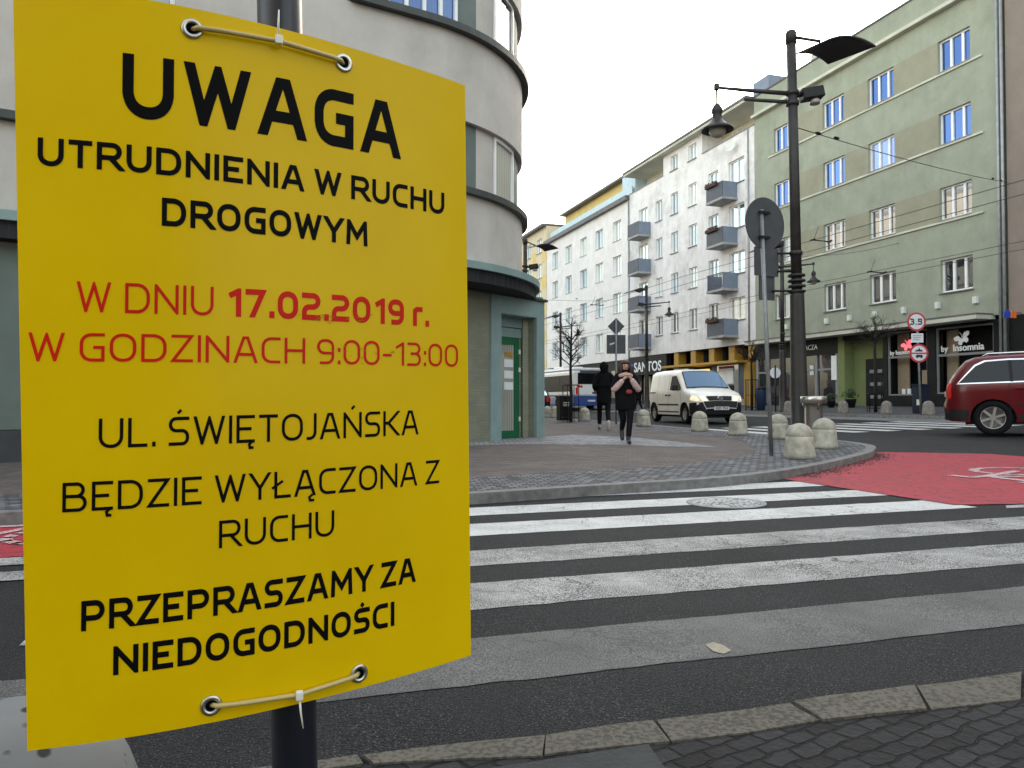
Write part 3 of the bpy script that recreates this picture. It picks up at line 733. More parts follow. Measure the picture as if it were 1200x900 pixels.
def butterfly(yc, zc, s, m, nm_):
    L = [(0, -.1), (.12, .02), (.35, .38), (.75, .42), (.95, .3), (.82, .02), (.45, -.1), (.6, -.3), (.5, -.55), (.25, -.6), (.08, -.35), (0, -.45)]
    poly = [(p[0]*s, p[1]*s) for p in L] + [(-p[0]*s, p[1]*s) for p in L[-2:0:-1]]
    b = MB().plate(poly, (FX-.045, yc, zc), (0, -.94, .34), (0, .34, .94), (-1, 0, 0), .015)
    for q in (-1, 1): b.tube([(FX-.05, yc, zc-.05*s), (FX-.05, yc-q*.1*s, zc+.35*s), (FX-.05, yc-q*.32*s, zc+.6*s)], .012, 5)
    b.build(nm_, mt[m], gb)
butterfly(23.95, 3.5, .42, 'white_sign', 'butterfly_emblem'); butterfly(26.75, 3.42, .36, 'neon', 'butterfly_emblem')
# passage with the panelled door
yz(gb, 'passage_wall', 'entry_green', 30.65, 31.1, .5, 4.12, .0, .6); yz(gb, 'passage_wall', 'black_front', 27.95, 28.2, .5, 4.12, 0, .6)
yz(gb, 'passage_back', 'entry_green', 28.2, 30.65, .5, 4.12, .55, .7); yz(gb, 'passage_lintel', 'black_front', 28.3, 30.75, 3.9, 4.12, .0, .3)
dr_ = yz(gb, 'door', 'black_front', 28.45, 29.75, .6, 2.95, .45, .549)
for z in (1.15, 1.75, 2.35):
    for y in (28.85, 29.35): MB().box(FX+.43, FX+.449, y-.14, y+.14, z-.08, z+.08).build('door_light', mt['frame_grey'], dr_)
MB().tube([(FX+.4, 29.62, 1.6), (FX+.4, 29.62, 1.9)], .015, 6).build('handle', mt['pipe'], dr_)
# cosmetics shop left of the passage
yz(gb, 'fascia', 'black_front', 31.1, 37.72, 3.3, 4.12, -.02, .3); yz(gb, 'shopfront', 'black_front', 31.1, 37.72, .5, .85, 0, .3)
yz(gb, 'shop_recess', 'black_front', 31.1, 37.72, .85, 3.3, .9, 1.0)
for y in (31.1, 32.6, 33.9, 35.3, 36.6, 37.52): yz(gb, 'shop_frame', 'frame_grey', y, y+.18, .85, 3.3, 0, .14)
yz(gb, 'shop_frame', 'frame_grey', 31.28, 37.52, 2.5, 2.6, .02, .12)
for y0, y1 in ((31.28, 32.6), (32.78, 33.9), (34.08, 35.3), (35.48, 36.6), (36.78, 37.52)):
    MB().quad((FX+.08, y0, .86), (FX+.08, y1, .86), (FX+.08, y1, 3.3), (FX+.08, y0, 3.3)).build('shop_pane', mt['glass_shop'], gb, fix=False)
lettering(gb, 'GACZA', .36, (FX-.04, 33.75, 3.6), WR, 'white_sign', bold=.006)
yz(gb, 'shop_poster', 'white_sign', 31.15, 31.5, 2.0, 3.2, -.06, -.01); yz(gb, 'shop_poster', 'lamp_white', 32.9, 33.2, 2.3, 2.8, .03, .06)
for y in (22.2, 22.02):
    MB().tube([(FX-.1, y, .75), (FX-.1, y, 18.3)], .055, 10).build('drainpipe', mt['pipe'], gb)

# ------------------------------------------------------------------ brown block at the right edge
mt['taupe'] = plaster('taupe_plaster', (.25, .205, .175), (.17, .14, .12), .4)
bb = thing('brown_building', 'dull taupe block beside the drainpipes at the right edge of the photo', 'building', (FX, 10, g(27)))
bw = [(c, c+1.5, z, z+1.35) for z in (5.4, 8.5, 11.6, 14.7) for c in (2, 6, 10, 14, 17.3)]
fw = wall_open(PX_, -14, 21.93, 4.2, 18.9, bw); shell(fw, FX, 38, -14, 21.93, .5, 18.9); fw.build('wall', mt['taupe'], bb)
for a, b, c, d in bw: window(bb, (FX+.15, (a+b)/2, c), WR, 1.5, 1.35, (.5,), 'frame', 'glass_sky')
MB().box(FX, FX+.3, -14, 21.93, .5, 4.19).build('shopfront', mt['black_front'], bb)
for y in range(-12, 20, 4): MB().box(FX-.03, FX-.002, y, y+3, 1.1, 3.4).build('shop_window', mt['glass_shop'], bb)

# ------------------------------------------------------------------ white block with grey-blue balconies
mt['whitewash'] = plaster('stained_white_plaster', (.75, .735, .725), (.27, .26, .26), .75, .5)
mt['cream_wall'] = plaster('cream_plaster', (.6, .56, .42), (.4, .36, .26), .2)
mt['balcony'] = M('grey_blue_balcony', (.16, .195, .26), .55, var=.12, scale=2)
mt['balcony_shaded'] = M('balcony_front_shaded', (.06, .068, .088), .6, var=.2, scale=2)  # shade on the balcony fronts, put into a darker copy of the balcony colour
mt['slab_grey'] = M('balcony_slab', (.3, .3, .3), .85, var=.2)
mt['yellow_post'] = M('ochre_pillar', (.36, .21, .025), .6, var=.15, scale=2)
mt['navy_front'] = M('navy_shopfront', (.02, .045, .1), .45)
wb = thing('white_building', 'stained white block with two columns of grey blue balconies above a yellow shop', 'building', (FX, 45, g(27)))
ww = []
for z0, z1 in ((13.9, 15.38), (11.2, 12.65), (8.44, 9.8), (5.67, 7.05)):
    ww += [(38.75, 40.35, z0+.15, z1+.12, 0), (41.5, 42.6, z0-.2, z1+.05, 1), (44.0, 45.02, z0, z1, 1), (46.4, 47.38, z0, z1, 1), (48.6, 49.55, z0, z1, 1), (50.8, 52.2, z0-.6, z1, 2)]
fw = wall_open(PX_, 37.74, 53.72, 4.3, 16.95, ww); fw.build('wall', mt['whitewash'], wb)
att = [(44.0, 45.02, 16.62+.35, 18.0, 1), (46.4, 47.38, 16.62+.35, 18.0, 1)]
fw = wall_open(PX_, 43.3, 48.4, 16.95, 18.3, att); shell(fw, FX+.001, 38, 37.75, 53.71, .5, 16.95)
fw.quad((FX, 43.3, 16.95), (FX+1.5, 43.3, 16.95), (FX+1.5, 43.3, 18.3), (FX, 43.3, 18.3)); fw.quad((FX, 48.4, 16.95), (FX+1.5, 48.4, 16.95), (FX+1.5, 48.4, 18.3), (FX, 48.4, 18.3))
fw.build('attic_wall', mt['whitewash'], wb)
yz(wb, 'loggia_wall', 'cream_wall', 37.76, 43.3, 16.95, 18.3, 1.5, 1.7); yz(wb, 'loggia_wall', 'cream_wall', 48.4, 53.7, 16.95, 18.3, 1.5, 1.7)
for y in (39.0, 41.5): window(wb, (FX+1.48, y, 17.1), WR, 1.1, 1.05, (.5,), 'frame', 'glass_bright', False)
window(wb, (FX+1.48, 50.5, 17.0), WR, 2.2, .8, (.33, .66), 'frame', 'glass_dark', False)
yz(wb, 'parapet_cap', 'sill', 37.75, 43.3, 16.952, 17.02, -.06, .2); yz(wb, 'parapet_cap', 'sill', 48.4, 53.71, 16.952, 17.02, -.06, .2)
yz(wb, 'eaves', 'cream_trim', 37.74, 53.72, 18.3, 18.46, -.55, 10.8); yz(wb, 'roof', 'roof', 37.7, 53.76, 18.462, 18.6, -.62, 11)
yz(wb, 'roof_penthouse', mt['balcony'], 38.0, 39.5, 18.6, 20.2, 1.2, 4)
for a, b, c, d, k in ww + att:
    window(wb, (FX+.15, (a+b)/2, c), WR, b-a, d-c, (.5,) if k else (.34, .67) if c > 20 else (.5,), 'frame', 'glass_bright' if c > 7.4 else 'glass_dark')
def balcony(ya, yb, zf, h, bars):
    sl_ = MB().box(FX-1.05, FX, ya-.05, yb+.05, zf-.14, zf).build('balcony', mt['slab_grey'], wb)
    MB().box(FX-1.0, FX-.005, ya, ya+.04, zf, zf+h).build('side_panel', mt['balcony'], sl_)
    MB().box(FX-1.0, FX-.005, yb-.04, yb, zf, zf+h).build('side_panel', mt['balcony'], sl_)
    f_ = MB()
    if bars:
        f_.box(FX-1.04, FX-1.0, ya, yb, zf+h-.05, zf+h); f_.box(FX-1.04, FX-1.0, ya, yb, zf+.08, zf+.12)
        for k in range(int((yb-ya)/.11)+1): f_.box(FX-1.03, FX-1.01, ya+k*.11, ya+k*.11+.02, zf+.12, zf+h-.05)
    else: f_.box(FX-1.04, FX-1.0, ya, yb, zf, zf+h)
    f_.build('front_panel', mt['balcony_shaded'], sl_); return sl_
mt['flowers'] = M('flower_box', (.06, .025, .018), .9, var=.6, scale=12)
for i, (z0, h) in enumerate(((13.15, .95), (10.42, .95), (7.68, .95), (4.88, .98))):
    s_ = balcony(39.45, 41.2, z0, h, i == 2)
    if i != 2:
        fb = MB().box(FX-1.22, FX-1.045, 39.9, 41.1, z0+h-.16, z0+h+.02)
        for k in range(40): fb.obox((FX-1.13+rnd.uniform(-.08, .08), rnd.uniform(39.9, 41.1), z0+h+rnd.uniform(0, .14)), (.03, .01, 0), (0, .03, .01), (0, 0, .03))
        fb.build('flower_box', mt['flowers'], s_)
    balcony(50.3, 52.0, z0, h, False)
MB().tube([(FX-.05, 38.3, 4.4), (FX-.05, 38.3, 16.9)], .05, 8).build('drainpipe', mt['pipe'], wb)
dish = MB().lathe([(.02, 0), (.2, .03), (.33, .1)], (0, 0, 0), 16, False).build('satellite_dish', mt['lamp_white'], wb); dish.location = (FX-.35, 39.6, 16.2); dish.rotation_euler = (R(70), 0, R(-60)); dish.matrix_parent_inverse = wmat(wb).inverted()
# ground floor: bank at the far end, yellow shop near the green block
yz(wb, 'fascia', 'black_front', 47.9, 53.7, 2.9, 4.3, -.1, .3); yz(wb, 'shop_recess', 'black_front', 37.75, 53.7, .5, 4.28, 1.0, 1.1)
lettering(wb, 'SANTOS', 1.0, (FX-.14, 52.8, 3.15), WR, 'white_sign', bold=.02, xs_=1.12)
mt['blue_box'] = M('blue_logo_box', (.08, .14, .5), .5)
lb = yz(wb, 'logo_box', 'blue_box', 53.0, 53.65, 3.1, 3.75, -.16, -.102); MB().box(FX-.175, FX-.162, 53.1, 53.55, 3.35, 3.5).build('logo_bar', mt['white_sign'], lb)
yz(wb, 'shopfront', 'black_front', 47.9, 53.7, .5, 1.0, -.0, .3)
for y in (49.4, 51.2): yz(wb, 'shop_frame', 'frame_dark', y, y+.15, 1.0, 2.9, 0, .2)
yz(wb, 'shop_door', 'cream_wall', 51.4, 52.4, 1.0, 2.8, .5, .6)
for y in (38.0, 40.0, 42.2, 44.4, 46.6): yz(wb, 'pillar', 'yellow_post', y, y+.6, 3.4, 4.28, .1, .7)
yz(wb, 'pillar', 'yellow_post', 38.0, 38.9, .6, 3.2, -.02, .6)
yz(wb, 'shop_awning', 'yellow_post', 38.6, 47.6, 3.2, 3.36, -.7, .6, .02)
for y0, y1, m in ((39.1, 39.5, 'navy_front'), (39.6, 41.9, 'glass_dark'), (42.0, 42.5, 'navy_front'), (44.6, 45.2, 'navy_front'), (45.3, 47.2, 'glass_dark')):
    yz(wb, 'shopfront', m, y0, y1, 1.1 if m != 'navy_front' else .6, 3.19, .1, .3)
yz(wb, 'shop_poster', 'white_sign', 40.1, 41.6, 2.0, 3.05, .05, .09); yz(wb, 'shop_poster', 'red_ink', 40.1, 41.6, 2.95, 3.1, .04, .095)
mt['lit_yellow'] = M('lit_yellow_sign', (.8, .55, .05), .5); q_ = mt['lit_yellow'].node_tree.nodes['Principled BSDF']; q_.inputs['Emission Color'].default_value = (1, .6, .06, 1); q_.inputs['Emission Strength'].default_value = .22
yz(wb, 'shop_sign', 'lit_yellow', 42.7, 44.4, 2.55, 3.0, -.05, .1); yz(wb, 'shop_plinth', 'slab_grey', 39.0, 47.8, .5, 1.08, .08, .3)

# ------------------------------------------------------------------ light grey block further on
mt['greywall'] = plaster('light_grey_plaster', (.74, .72, .7), (.4, .38, .38), .3, .4)
mt['ochre'] = plaster('yellow_plaster', (.66, .5, .2), (.4, .3, .14), .2)
mt['pale_yellow'] = plaster('pale_yellow_plaster', (.64, .56, .4), (.4, .34, .22), .25)
mt['teal_panel'] = M('pale_blue_panel', (.45, .58, .64), .6, var=.1)
cb = thing('grey_building', 'plain light grey block of small windows under a dark roof edge and yellow attic', 'building', (FX, 63, g(27)))
cw = [(c, c+1.5, z, z+1.6) for z in (13.86, 11.02, 8.02, 5.02) for c in (55.25, 58.7, 62.1, 65.6, 69.05)]
fw = wall_open(PX_, 53.74, 72.1, 4.2, 16.6, cw, .25); shell(fw, FX, 38, 53.74, 72.1, .5, 16.6); fw.build('wall', mt['greywall'], cb)
for a, b, c, d in cw: window(cb, (FX+.2, (a+b)/2, c), WR, 1.5, 1.6, (.5,), 'frame', 'glass_bright')
yz(cb, 'roof_edge', 'roof', 53.74, 72.2, 16.6, 16.95, -.35, .5)
yz(cb, 'terrace_rail', 'teal_panel', 53.9, 72.0, 16.96, 17.8, .3, .36)
aw = [(c, c+1.4, 17.3, 18.6) for c in (55, 58, 61.2, 64.4, 67.6)]
PA = lambda a, z, d: (FX+2+d, a, z)
fw = wall_open(PA, 53.75, 72.1, 16.6, 19.6, aw); shell(fw, FX+2, 38, 53.75, 72.09, 16.6, 19.6); fw.build('attic_wall', mt['ochre'], cb)
for a, b, c, d in aw: window(cb, (FX+2.15, (a+b)/2, c), WR, 1.4, 1.3, (.5,), 'frame', 'glass_dark', False)
yz(cb, 'roof', 'roof', 53.7, 72.15, 19.6, 19.8, 1.4, 11.2)
yz(cb, 'stair_head', 'teal_panel', 53.9, 56.2, 17.0, 19.0, .6, 1.99)
yz(cb, 'shopfront', 'black_front', 53.74, 72.1, .5, 4.19, .1, .4); 
for y in range(55, 72, 3): yz(cb, 'shop_window', 'glass_dark', y, y+2.2, 1.2, 3.4, .06, .095)
MB().tube([(FX-.06, 53.8, .8), (FX-.06, 53.8, 16.6)], .06, 8).build('drainpipe', mt['pipe'], cb)
yb = thing('yellow_building', 'distant pale block with yellow bands beyond the light grey one', 'building', (FX, 85, g(27)))
yw = [(c, c+1.5, z, z+1.45) for z in (5.2, 8.0, 10.8, 13.6, 16.2) for c in (73.6, 77, 80.4, 83.8, 87.2, 90.6)]
fw = wall_open(PX_, 72.2, 100, .5, 18.6, yw); shell(fw, FX, 38, 72.2, 100, .5, 18.6); fw.build('wall', mt['pale_yellow'], yb)
for a, b, c, d in yw: window(yb, (FX+.15, (a+b)/2, c), WR, 1.5, 1.45, (.5,), 'frame', 'glass_bright')
for c in (72.25, 75.3, 78.7, 82.1, 85.5): 
    for z in (3.6, 6.7, 9.5, 12.3, 15.1): yz(yb, 'wall_panel', 'ochre', c, c+1.25, z, z+1.4, -.02, .01)
yz(yb, 'roof', 'roof', 72.2, 100.1, 18.6, 18.85, -.5, 11.2)
fb_ = thing('far_building', 'pale block closing the far end of the street', 'building', (10, 135, .5))
MB().box(4, 40, 130, 142, .2, 15).build('wall', mt['pale_yellow'], fb_); MB().box(3.6, 40.4, 129.6, 142.4, 15, 15.4).build('roof', mt['roof'], fb_)
for z in (4.5, 7.5, 10.5):
    for x in range(6, 38, 4): window(fb_, (x, 129.99, z), 0, 1.5, 1.5, (.5,), 'frame', 'glass_bright')

# ------------------------------------------------------------------ rounded corner building on the left
mt['stucco'] = plaster('grey_white_stucco', (.52, .49, .45), (.26, .24, .21), .4, .6)
mt['recess_green'] = M('grey_green_panel', (.115, .15, .135), .7, var=.12, scale=2)
mt['ledge'] = M('dark_green_ledge', (.035, .042, .038), .55, var=.3)
mt['teal'] = M('teal_stone_frame', (.2, .285, .28), .6, var=.1, scale=3, bmp=.1)
mt['tile'] = setts_mat('dark_wall_tile', (.03, .032, .035), (.018, .019, .02), (.05, .05, .05), 8, 1, 1, 0, .004, .04)
def brick_wall(name, c1, c2, mo, sc_):
    m, nt, b, v = newmat(name)
    mp = _n(nt, 'ShaderNodeMapping'); mp.inputs['Rotation'].default_value = (R(90), 0, 0); nt.links.new(v, mp.inputs[0])
    br = _n(nt, 'ShaderNodeTexBrick'); br.inputs['Scale'].default_value = sc_; br.inputs['Mortar Size'].default_value = .03; br.inputs['Brick Width'].default_value = 1; br.inputs['Row Height'].default_value = .3
    for k, q in (('Color1', c1), ('Color2', c2), ('Mortar', mo)): br.inputs[k].default_value = (*q, 1)
    nt.links.new(mp.outputs[0], br.inputs['Vector'])
    o = mix(nt, .6, br.outputs[0], ramp(nt, noise(nt, v, 2, 6), [(.3, (.7, .7, .7)), (.7, (1.1, 1.1, 1.1))]), 'MULTIPLY')
    nt.links.new(o, b.inputs['Base Color']); b.inputs['Roughness'].default_value = .55
    inv = _n(nt, 'ShaderNodeMath', operation='SUBTRACT'); inv.inputs[0].default_value = 1; nt.links.new(br.outputs['Fac'], inv.inputs[1]); bump(nt, b, inv.outputs[0], .6, .01)
    return m
mt['green_brick'] = brick_wall('olive_glazed_brick', (.23, .24, .175), (.2, .21, .15), (.19, .195, .145), 5.)
mt['door_green'] = M('green_door_paint', (.01, .12, .05), .4, var=.15)
mt['dark_plinth'] = M('dark_plinth', (.035, .038, .045), .6, var=.3)
tw = thing('corner_building', 'grey stuccoed building with a rounded corner, dark ledges and a teal doorway', 'building', (3.5, 16.5, .1))
CC = Vector((1.91, 17.67)); RR = 3.83; LEN = 22.
T0 = CC + RR*Vector((math.cos(R(-77)), math.sin(R(-77))))
def path(s, off=0.):
    if s <= LEN:
        p = T0 + (LEN-s)*Vector((-.9744, -.225)); n = Vector((.225, -.9744))
    else:
        a = R(-77) + (s-LEN)/RR
        if a < 0: n = Vector((math.cos(a), math.sin(a))); p = CC + RR*n
        else: n = Vector((1, 0)); p = CC + Vector((RR, a*RR))
    return p + n*off
S_ = lambda deg: LEN + RR*R(deg+77)
SEND = S_(0) + 40
def ring(s0, s1, z0, z1, o0, o1, n=None):
    """curved bar following the front between offsets o0 (inner) and o1 (outer)"""
    ss = [s0] + [LEN + k*RR*R(3.5) for k in range(23) if s0 < LEN + k*RR*R(3.5) < s1] + [s1]
    return MB().loft([[(*path(s, o0), z0), (*path(s, o1), z0), (*path(s, o1), z1), (*path(s, o0), z1)] for s in ss], True, True, False)
W0 = S_(-99)
core = ring(W0, SEND, 3.4, 16, -4, -.17); core.build('inner_wall', mt['stucco'], tw)
wins = []
for z0, z1 in ((3.5, 4.93), (6.35, 8.0), (9.47, 11.1), (12.5, 16.2)): 
    ring(W0, SEND, z0, z1, -.172, 0).build('wall_band', mt['stucco'], tw)
PF = lambda a, z, d: (*path(a, -d), z)
so = [(16.55, 17.75, 5.6, 10.8), (10, 11.6, 5.1, 6.5), (10, 11.6, 8.3, 9.7), (6, 7.6, 5.1, 6.5), (6, 7.6, 8.3, 9.7), (10, 11.6, 11.4, 12.8), (6, 7.6, 11.4, 12.8)]
fw = wall_open(PF, 0, W0, 3.3, 16.2, so)
fw.quad((*path(0), 0), (*path(0, -10), 0), (*path(0, -10), 16.2), (*path(0), 16.2))
fw.build('wall', mt['stucco'], tw)
FA = math.atan2(.225, .9744)
for a, b, c, d in so: window(tw, (*path((a+b)/2, -.15), c), FA, b-a, d-c, (.5,), 'frame', 'glass_dark')
rf = MB(); rf.prism([tuple(path(s)) for s in [0] + [S_(-77+7*k) for k in range(12)] + [SEND]] + [(-12, 57), (-20, 20)], 16.2, 16.5); rf.build('roof', mt['roof'], tw)
for z in (8.0, 11.1): ring(W0+.05, SEND, z, z+.13, -.1, .15).build('ledge', mt['ledge'], tw)
ring(0, SEND, 4.93, 5.05, -.1, .13).build('ledge', mt['ledge'], tw)
for z0, z1 in ((5.05, 6.35), (8.13, 9.47), (11.23, 12.5)):
    for a0, a1, m in ((-64.5, -57, 'recess_green'), (-57, -48.5, 'stucco'), (-100, -93.5, 'recess_green'), (-30, -18, 'recess_green')):
        ring(S_(a0), S_(a1), z0+.002, z1-.002, -.169, -.11).build('recess_panel', mt[m], tw)
    for a0, a1, nn, pm_ in ((-93, -65, 5, 'blinds'), (-48, -32, 1, 'glass_dark')):
        s0, s1 = S_(a0), S_(a1); f_ = ring(s0, s1, z0+.01, z0+.08, -.168, -.08); 
        for q in [ring(s0, s1, z1-.08, z1-.01, -.168, -.08)] + [ring(s0+(s1-s0-.07)*k/nn, s0+(s1-s0-.07)*k/nn+.07, z0+.08, z1-.08, -.168, -.078) for k in range(nn+1)]:
            n0 = len(f_.v); f_.v += q.v; f_.f += [tuple(i+n0 for i in f) for f in q.f]; f_.sm += q.sm
        fo = f_.build('window', mt['frame'], tw); ring(s0+.01, s1-.01, z0+.02, z1-.02, -.167, -.13).build('pane', mt[pm_], fo)
# cornice over the ground floor
ring(12, S_(14), 3.44, 3.58, -.3, .4).build('cornice', mt['teal'], tw); ring(12, S_(14), 3.2, 3.438, -.3, .32).build('tile_band', mt['tile'], tw)
ring(0, 11.98, 3.16, 3.4, -.3, .12).build('cornice', mt['teal'], tw)
# ground floor
CD = Vector((.842, .539)); CN = Vector((.539, -.842)); RC = Vector((5.99, 16.27))
def ct(px):                        # position along the doorway front from its right corner
    d = ray(px, 470).xy; q = RC; det = d.x*(-CD.y) - d.y*(-CD.x)
    return (-(q.x*d.y - q.y*d.x))/(CD.x*d.y - CD.y*d.x)
def cf(t, dep, z): p = RC + CD*t - CN*dep; return (p.x, p.y, z)
def cbox(t0, t1, d0, d1, z0, z1):
    return MB().obox(cf((t0+t1)/2, (d0+d1)/2, (z0+z1)/2), (*(CD*(t1-t0)/2), 0), (*(CN*(d1-d0)/2), 0), (0, 0, (z1-z0)/2))
tR, tO1, tO0, tL = 0., ct(628), ct(586.7), ct(574.7); tE = ct(545); DZ = .36
gfl = MB()
gfl.quad((*path(0), 0), (*path(19.6), 0), (*path(19.6), 3.3), (*path(0), 3.3))
gfl.build('ground_floor_wall', mt['stucco'], tw)
cbox(tE-1.5, tL, 0.02, .5, 0, 3.2).build('brick_panel', mt['green_brick'], tw)
cbox(tL, tO0, -.03, DZ+.1, 0, 3.18).build('doorway_frame', mt['teal'], tw, .01); cbox(tO1, tR, -.03, .06, 0, 3.18).build('doorway_frame', mt['teal'], tw, .01)
cbox(tO1+.001, tR-.003, .06, DZ+.1, 0, 2.8).build('brick_reveal', mt['green_brick'], tw)
cbox(tO0, tO1, -.03, DZ+.1, 2.8, 3.18).build('doorway_lintel', mt['teal'], tw, .01)
cbox(tE-1.5, tR+.06, -.08, 1.2, 3.182, 3.235).build('doorway_cap', mt['ledge'], tw)
td = tO1 - (tO1-tO0)*.12
cbox(tO0, tO1, DZ-.04, DZ+.08, 2.58, 2.8).build('transom', mt['teal'], tw); cbox(tO0, tO1, DZ-.02, DZ+.08, 2.36, 2.56).build('transom', mt['teal'], tw)
dm = MB()
for q in (cbox(tO0, td, DZ, DZ+.06, .12, .3), cbox(tO0, td, DZ, DZ+.06, 2.2, 2.35), cbox(tO0, tO0+.1, DZ, DZ+.06, .3, 2.2), cbox(td-.16, td, DZ, DZ+.06, .3, 2.2)):
    n0 = len(dm.v); dm.v += q.v; dm.f += [tuple(i+n0 for i in f) for f in q.f]; dm.sm += q.sm
do = dm.build('door', mt['door_green'], tw)
cbox(tO0+.1, td-.16, DZ+.025, DZ+.04, .3, 2.2).build('door_pane', mt['glass_dark'], do)
MB().tube([cf(tO0+.2, DZ-.01, 1.0), cf(tO0+.2, DZ-.06, 1.02), cf(tO0+.2, DZ-.06, 1.42), cf(tO0+.2, DZ-.01, 1.44)], .016, 8).build('handle', mt['tie_white'], do)
cbox(tO0+.14, tO0+.36, DZ+.01, DZ+.022, 1.52, 1.78).build('notice_sheet', mt['red_ink'], do)
for z in (1.2, 1.45, 1.7): cbox(td-.5, td-.2, DZ+.012, DZ+.023, z, z+.17).build('notice_sheet', mt['white_sign'], do)
cbox(td-.48, td-.22, DZ+.012, DZ+.023, 1.93, 2.03).build('notice_sheet', mt['yellow_post'], do)
for z in (.5, 1.6, 2.0): cbox(td-.03, td+.03, DZ-.02, DZ-.001, z, z+.1).build('hinge', mt['tie_white'], do)
cbox(td+.001, tO1, DZ+.0, DZ+.08, 0, 2.36).build('brick_reveal', mt['green_brick'], tw)
cbox(tO0, tO1, .0, DZ+.1, .05, .125).build('doorstep', mt['slab_grey'], tw)
e_ = MB(); e_.box(5.5, 5.985, 16.3, 57, 0, 3.3); e_.build('side_wall', mt['green_brick'], tw)
# green shop door at the far left
def fbox(s0, s1, o0, o1, z0, z1):
    c = path((s0+s1)/2, (o0+o1)/2); return MB().obox((c.x, c.y, (z0+z1)/2), ((s1-s0)/2*.9744, (s1-s0)/2*.225, 0), (-.225*(o1-o0)/2, .9744*(o1-o0)/2, 0), (0, 0, (z1-z0)/2))
fbox(14.6, 16.2, .0, .06, .55, 3.14).build('shop_window', mt['recess_green'], tw); fbox(16.2, 16.8, .0, .08, .55, 3.14).build('door_jamb', mt['door_green'], tw)
fbox(0, 19.5, .0, .1, .02, .54).build('plinth', mt['dark_plinth'], tw)

# ------------------------------------------------------------------ unseen block added behind the camera to shade the foreground and fill reflections
nb = thing('added_shade_block', 'plain grey block added unseen behind the photographer to shade the near corner of the crossing', 'building', (-10, -15, 0))
nw = [(x, x+1.5, z, z+1.5) for z in (4.6, 7.8, 11) for x in range(-36, 1, 4)]
PN = lambda a, z, d: (a, -14-d, z)
fw = wall_open(PN, -40, 3, 0, 15, nw); fw.quad((3, -14, 0), (3, -40, 0), (3, -40, 15), (3, -14, 15)); fw.quad((-40, -14, 15), (3, -14, 15), (3, -40, 15), (-40, -40, 15)); fw.quad((-40, -14, 0), (-40, -40, 0), (-40, -40, 15), (-40, -14, 15)); fw.build('wall', plaster('dull_brown_plaster', (.2, .18, .15), (.12, .1, .09), .4), nb)
for a, b, c, d in nw: window(nb, ((a+b)/2, -14.15, c), R(180), 1.5, 1.5, (.5,), 'frame', 'glass_dark')
for x in range(-38, -4, 6): MB().box(x, x+4.4, -14.0, -13.95, .5, 3.4).build('shop_window', mt['glass_shop'], nb)

# ================================================================== STREET FURNITURE
mt['lamp_metal'] = M('brown_black_lamp_metal', (.03, .027, .026), .5, .0, var=.35, scale=4, spec=.35)
mt['galv'] = M('galvanised_post', (.22, .23, .24), .45, .5, var=.2, scale=6)
mt['sign_back'] = M('grey_sign_back', (.05, .053, .06), .55, var=.25, scale=3)
mt['concrete'] = M('bollard_concrete', (.36, .34, .28), .88, var=.35, scale=7, bmp=.5)
mt['concrete_dark'] = M('rough_bollard_concrete', (.2, .18, .16), .9, var=.35, scale=12, bmp=.5)
mt['globe'] = M('frosted_globe', (.34, .33, .27), .3, var=.1)
mt['black_metal'] = M('black_street_metal', (.008, .008, .009), .5, var=.3, spec=.3)
mt['steel'] = M('brushed_steel', (.5, .48, .44), .3, .9, var=.15, scale=5, streak=True)
mt['wire'] = M('overhead_wire', (.04, .04, .045), .5)

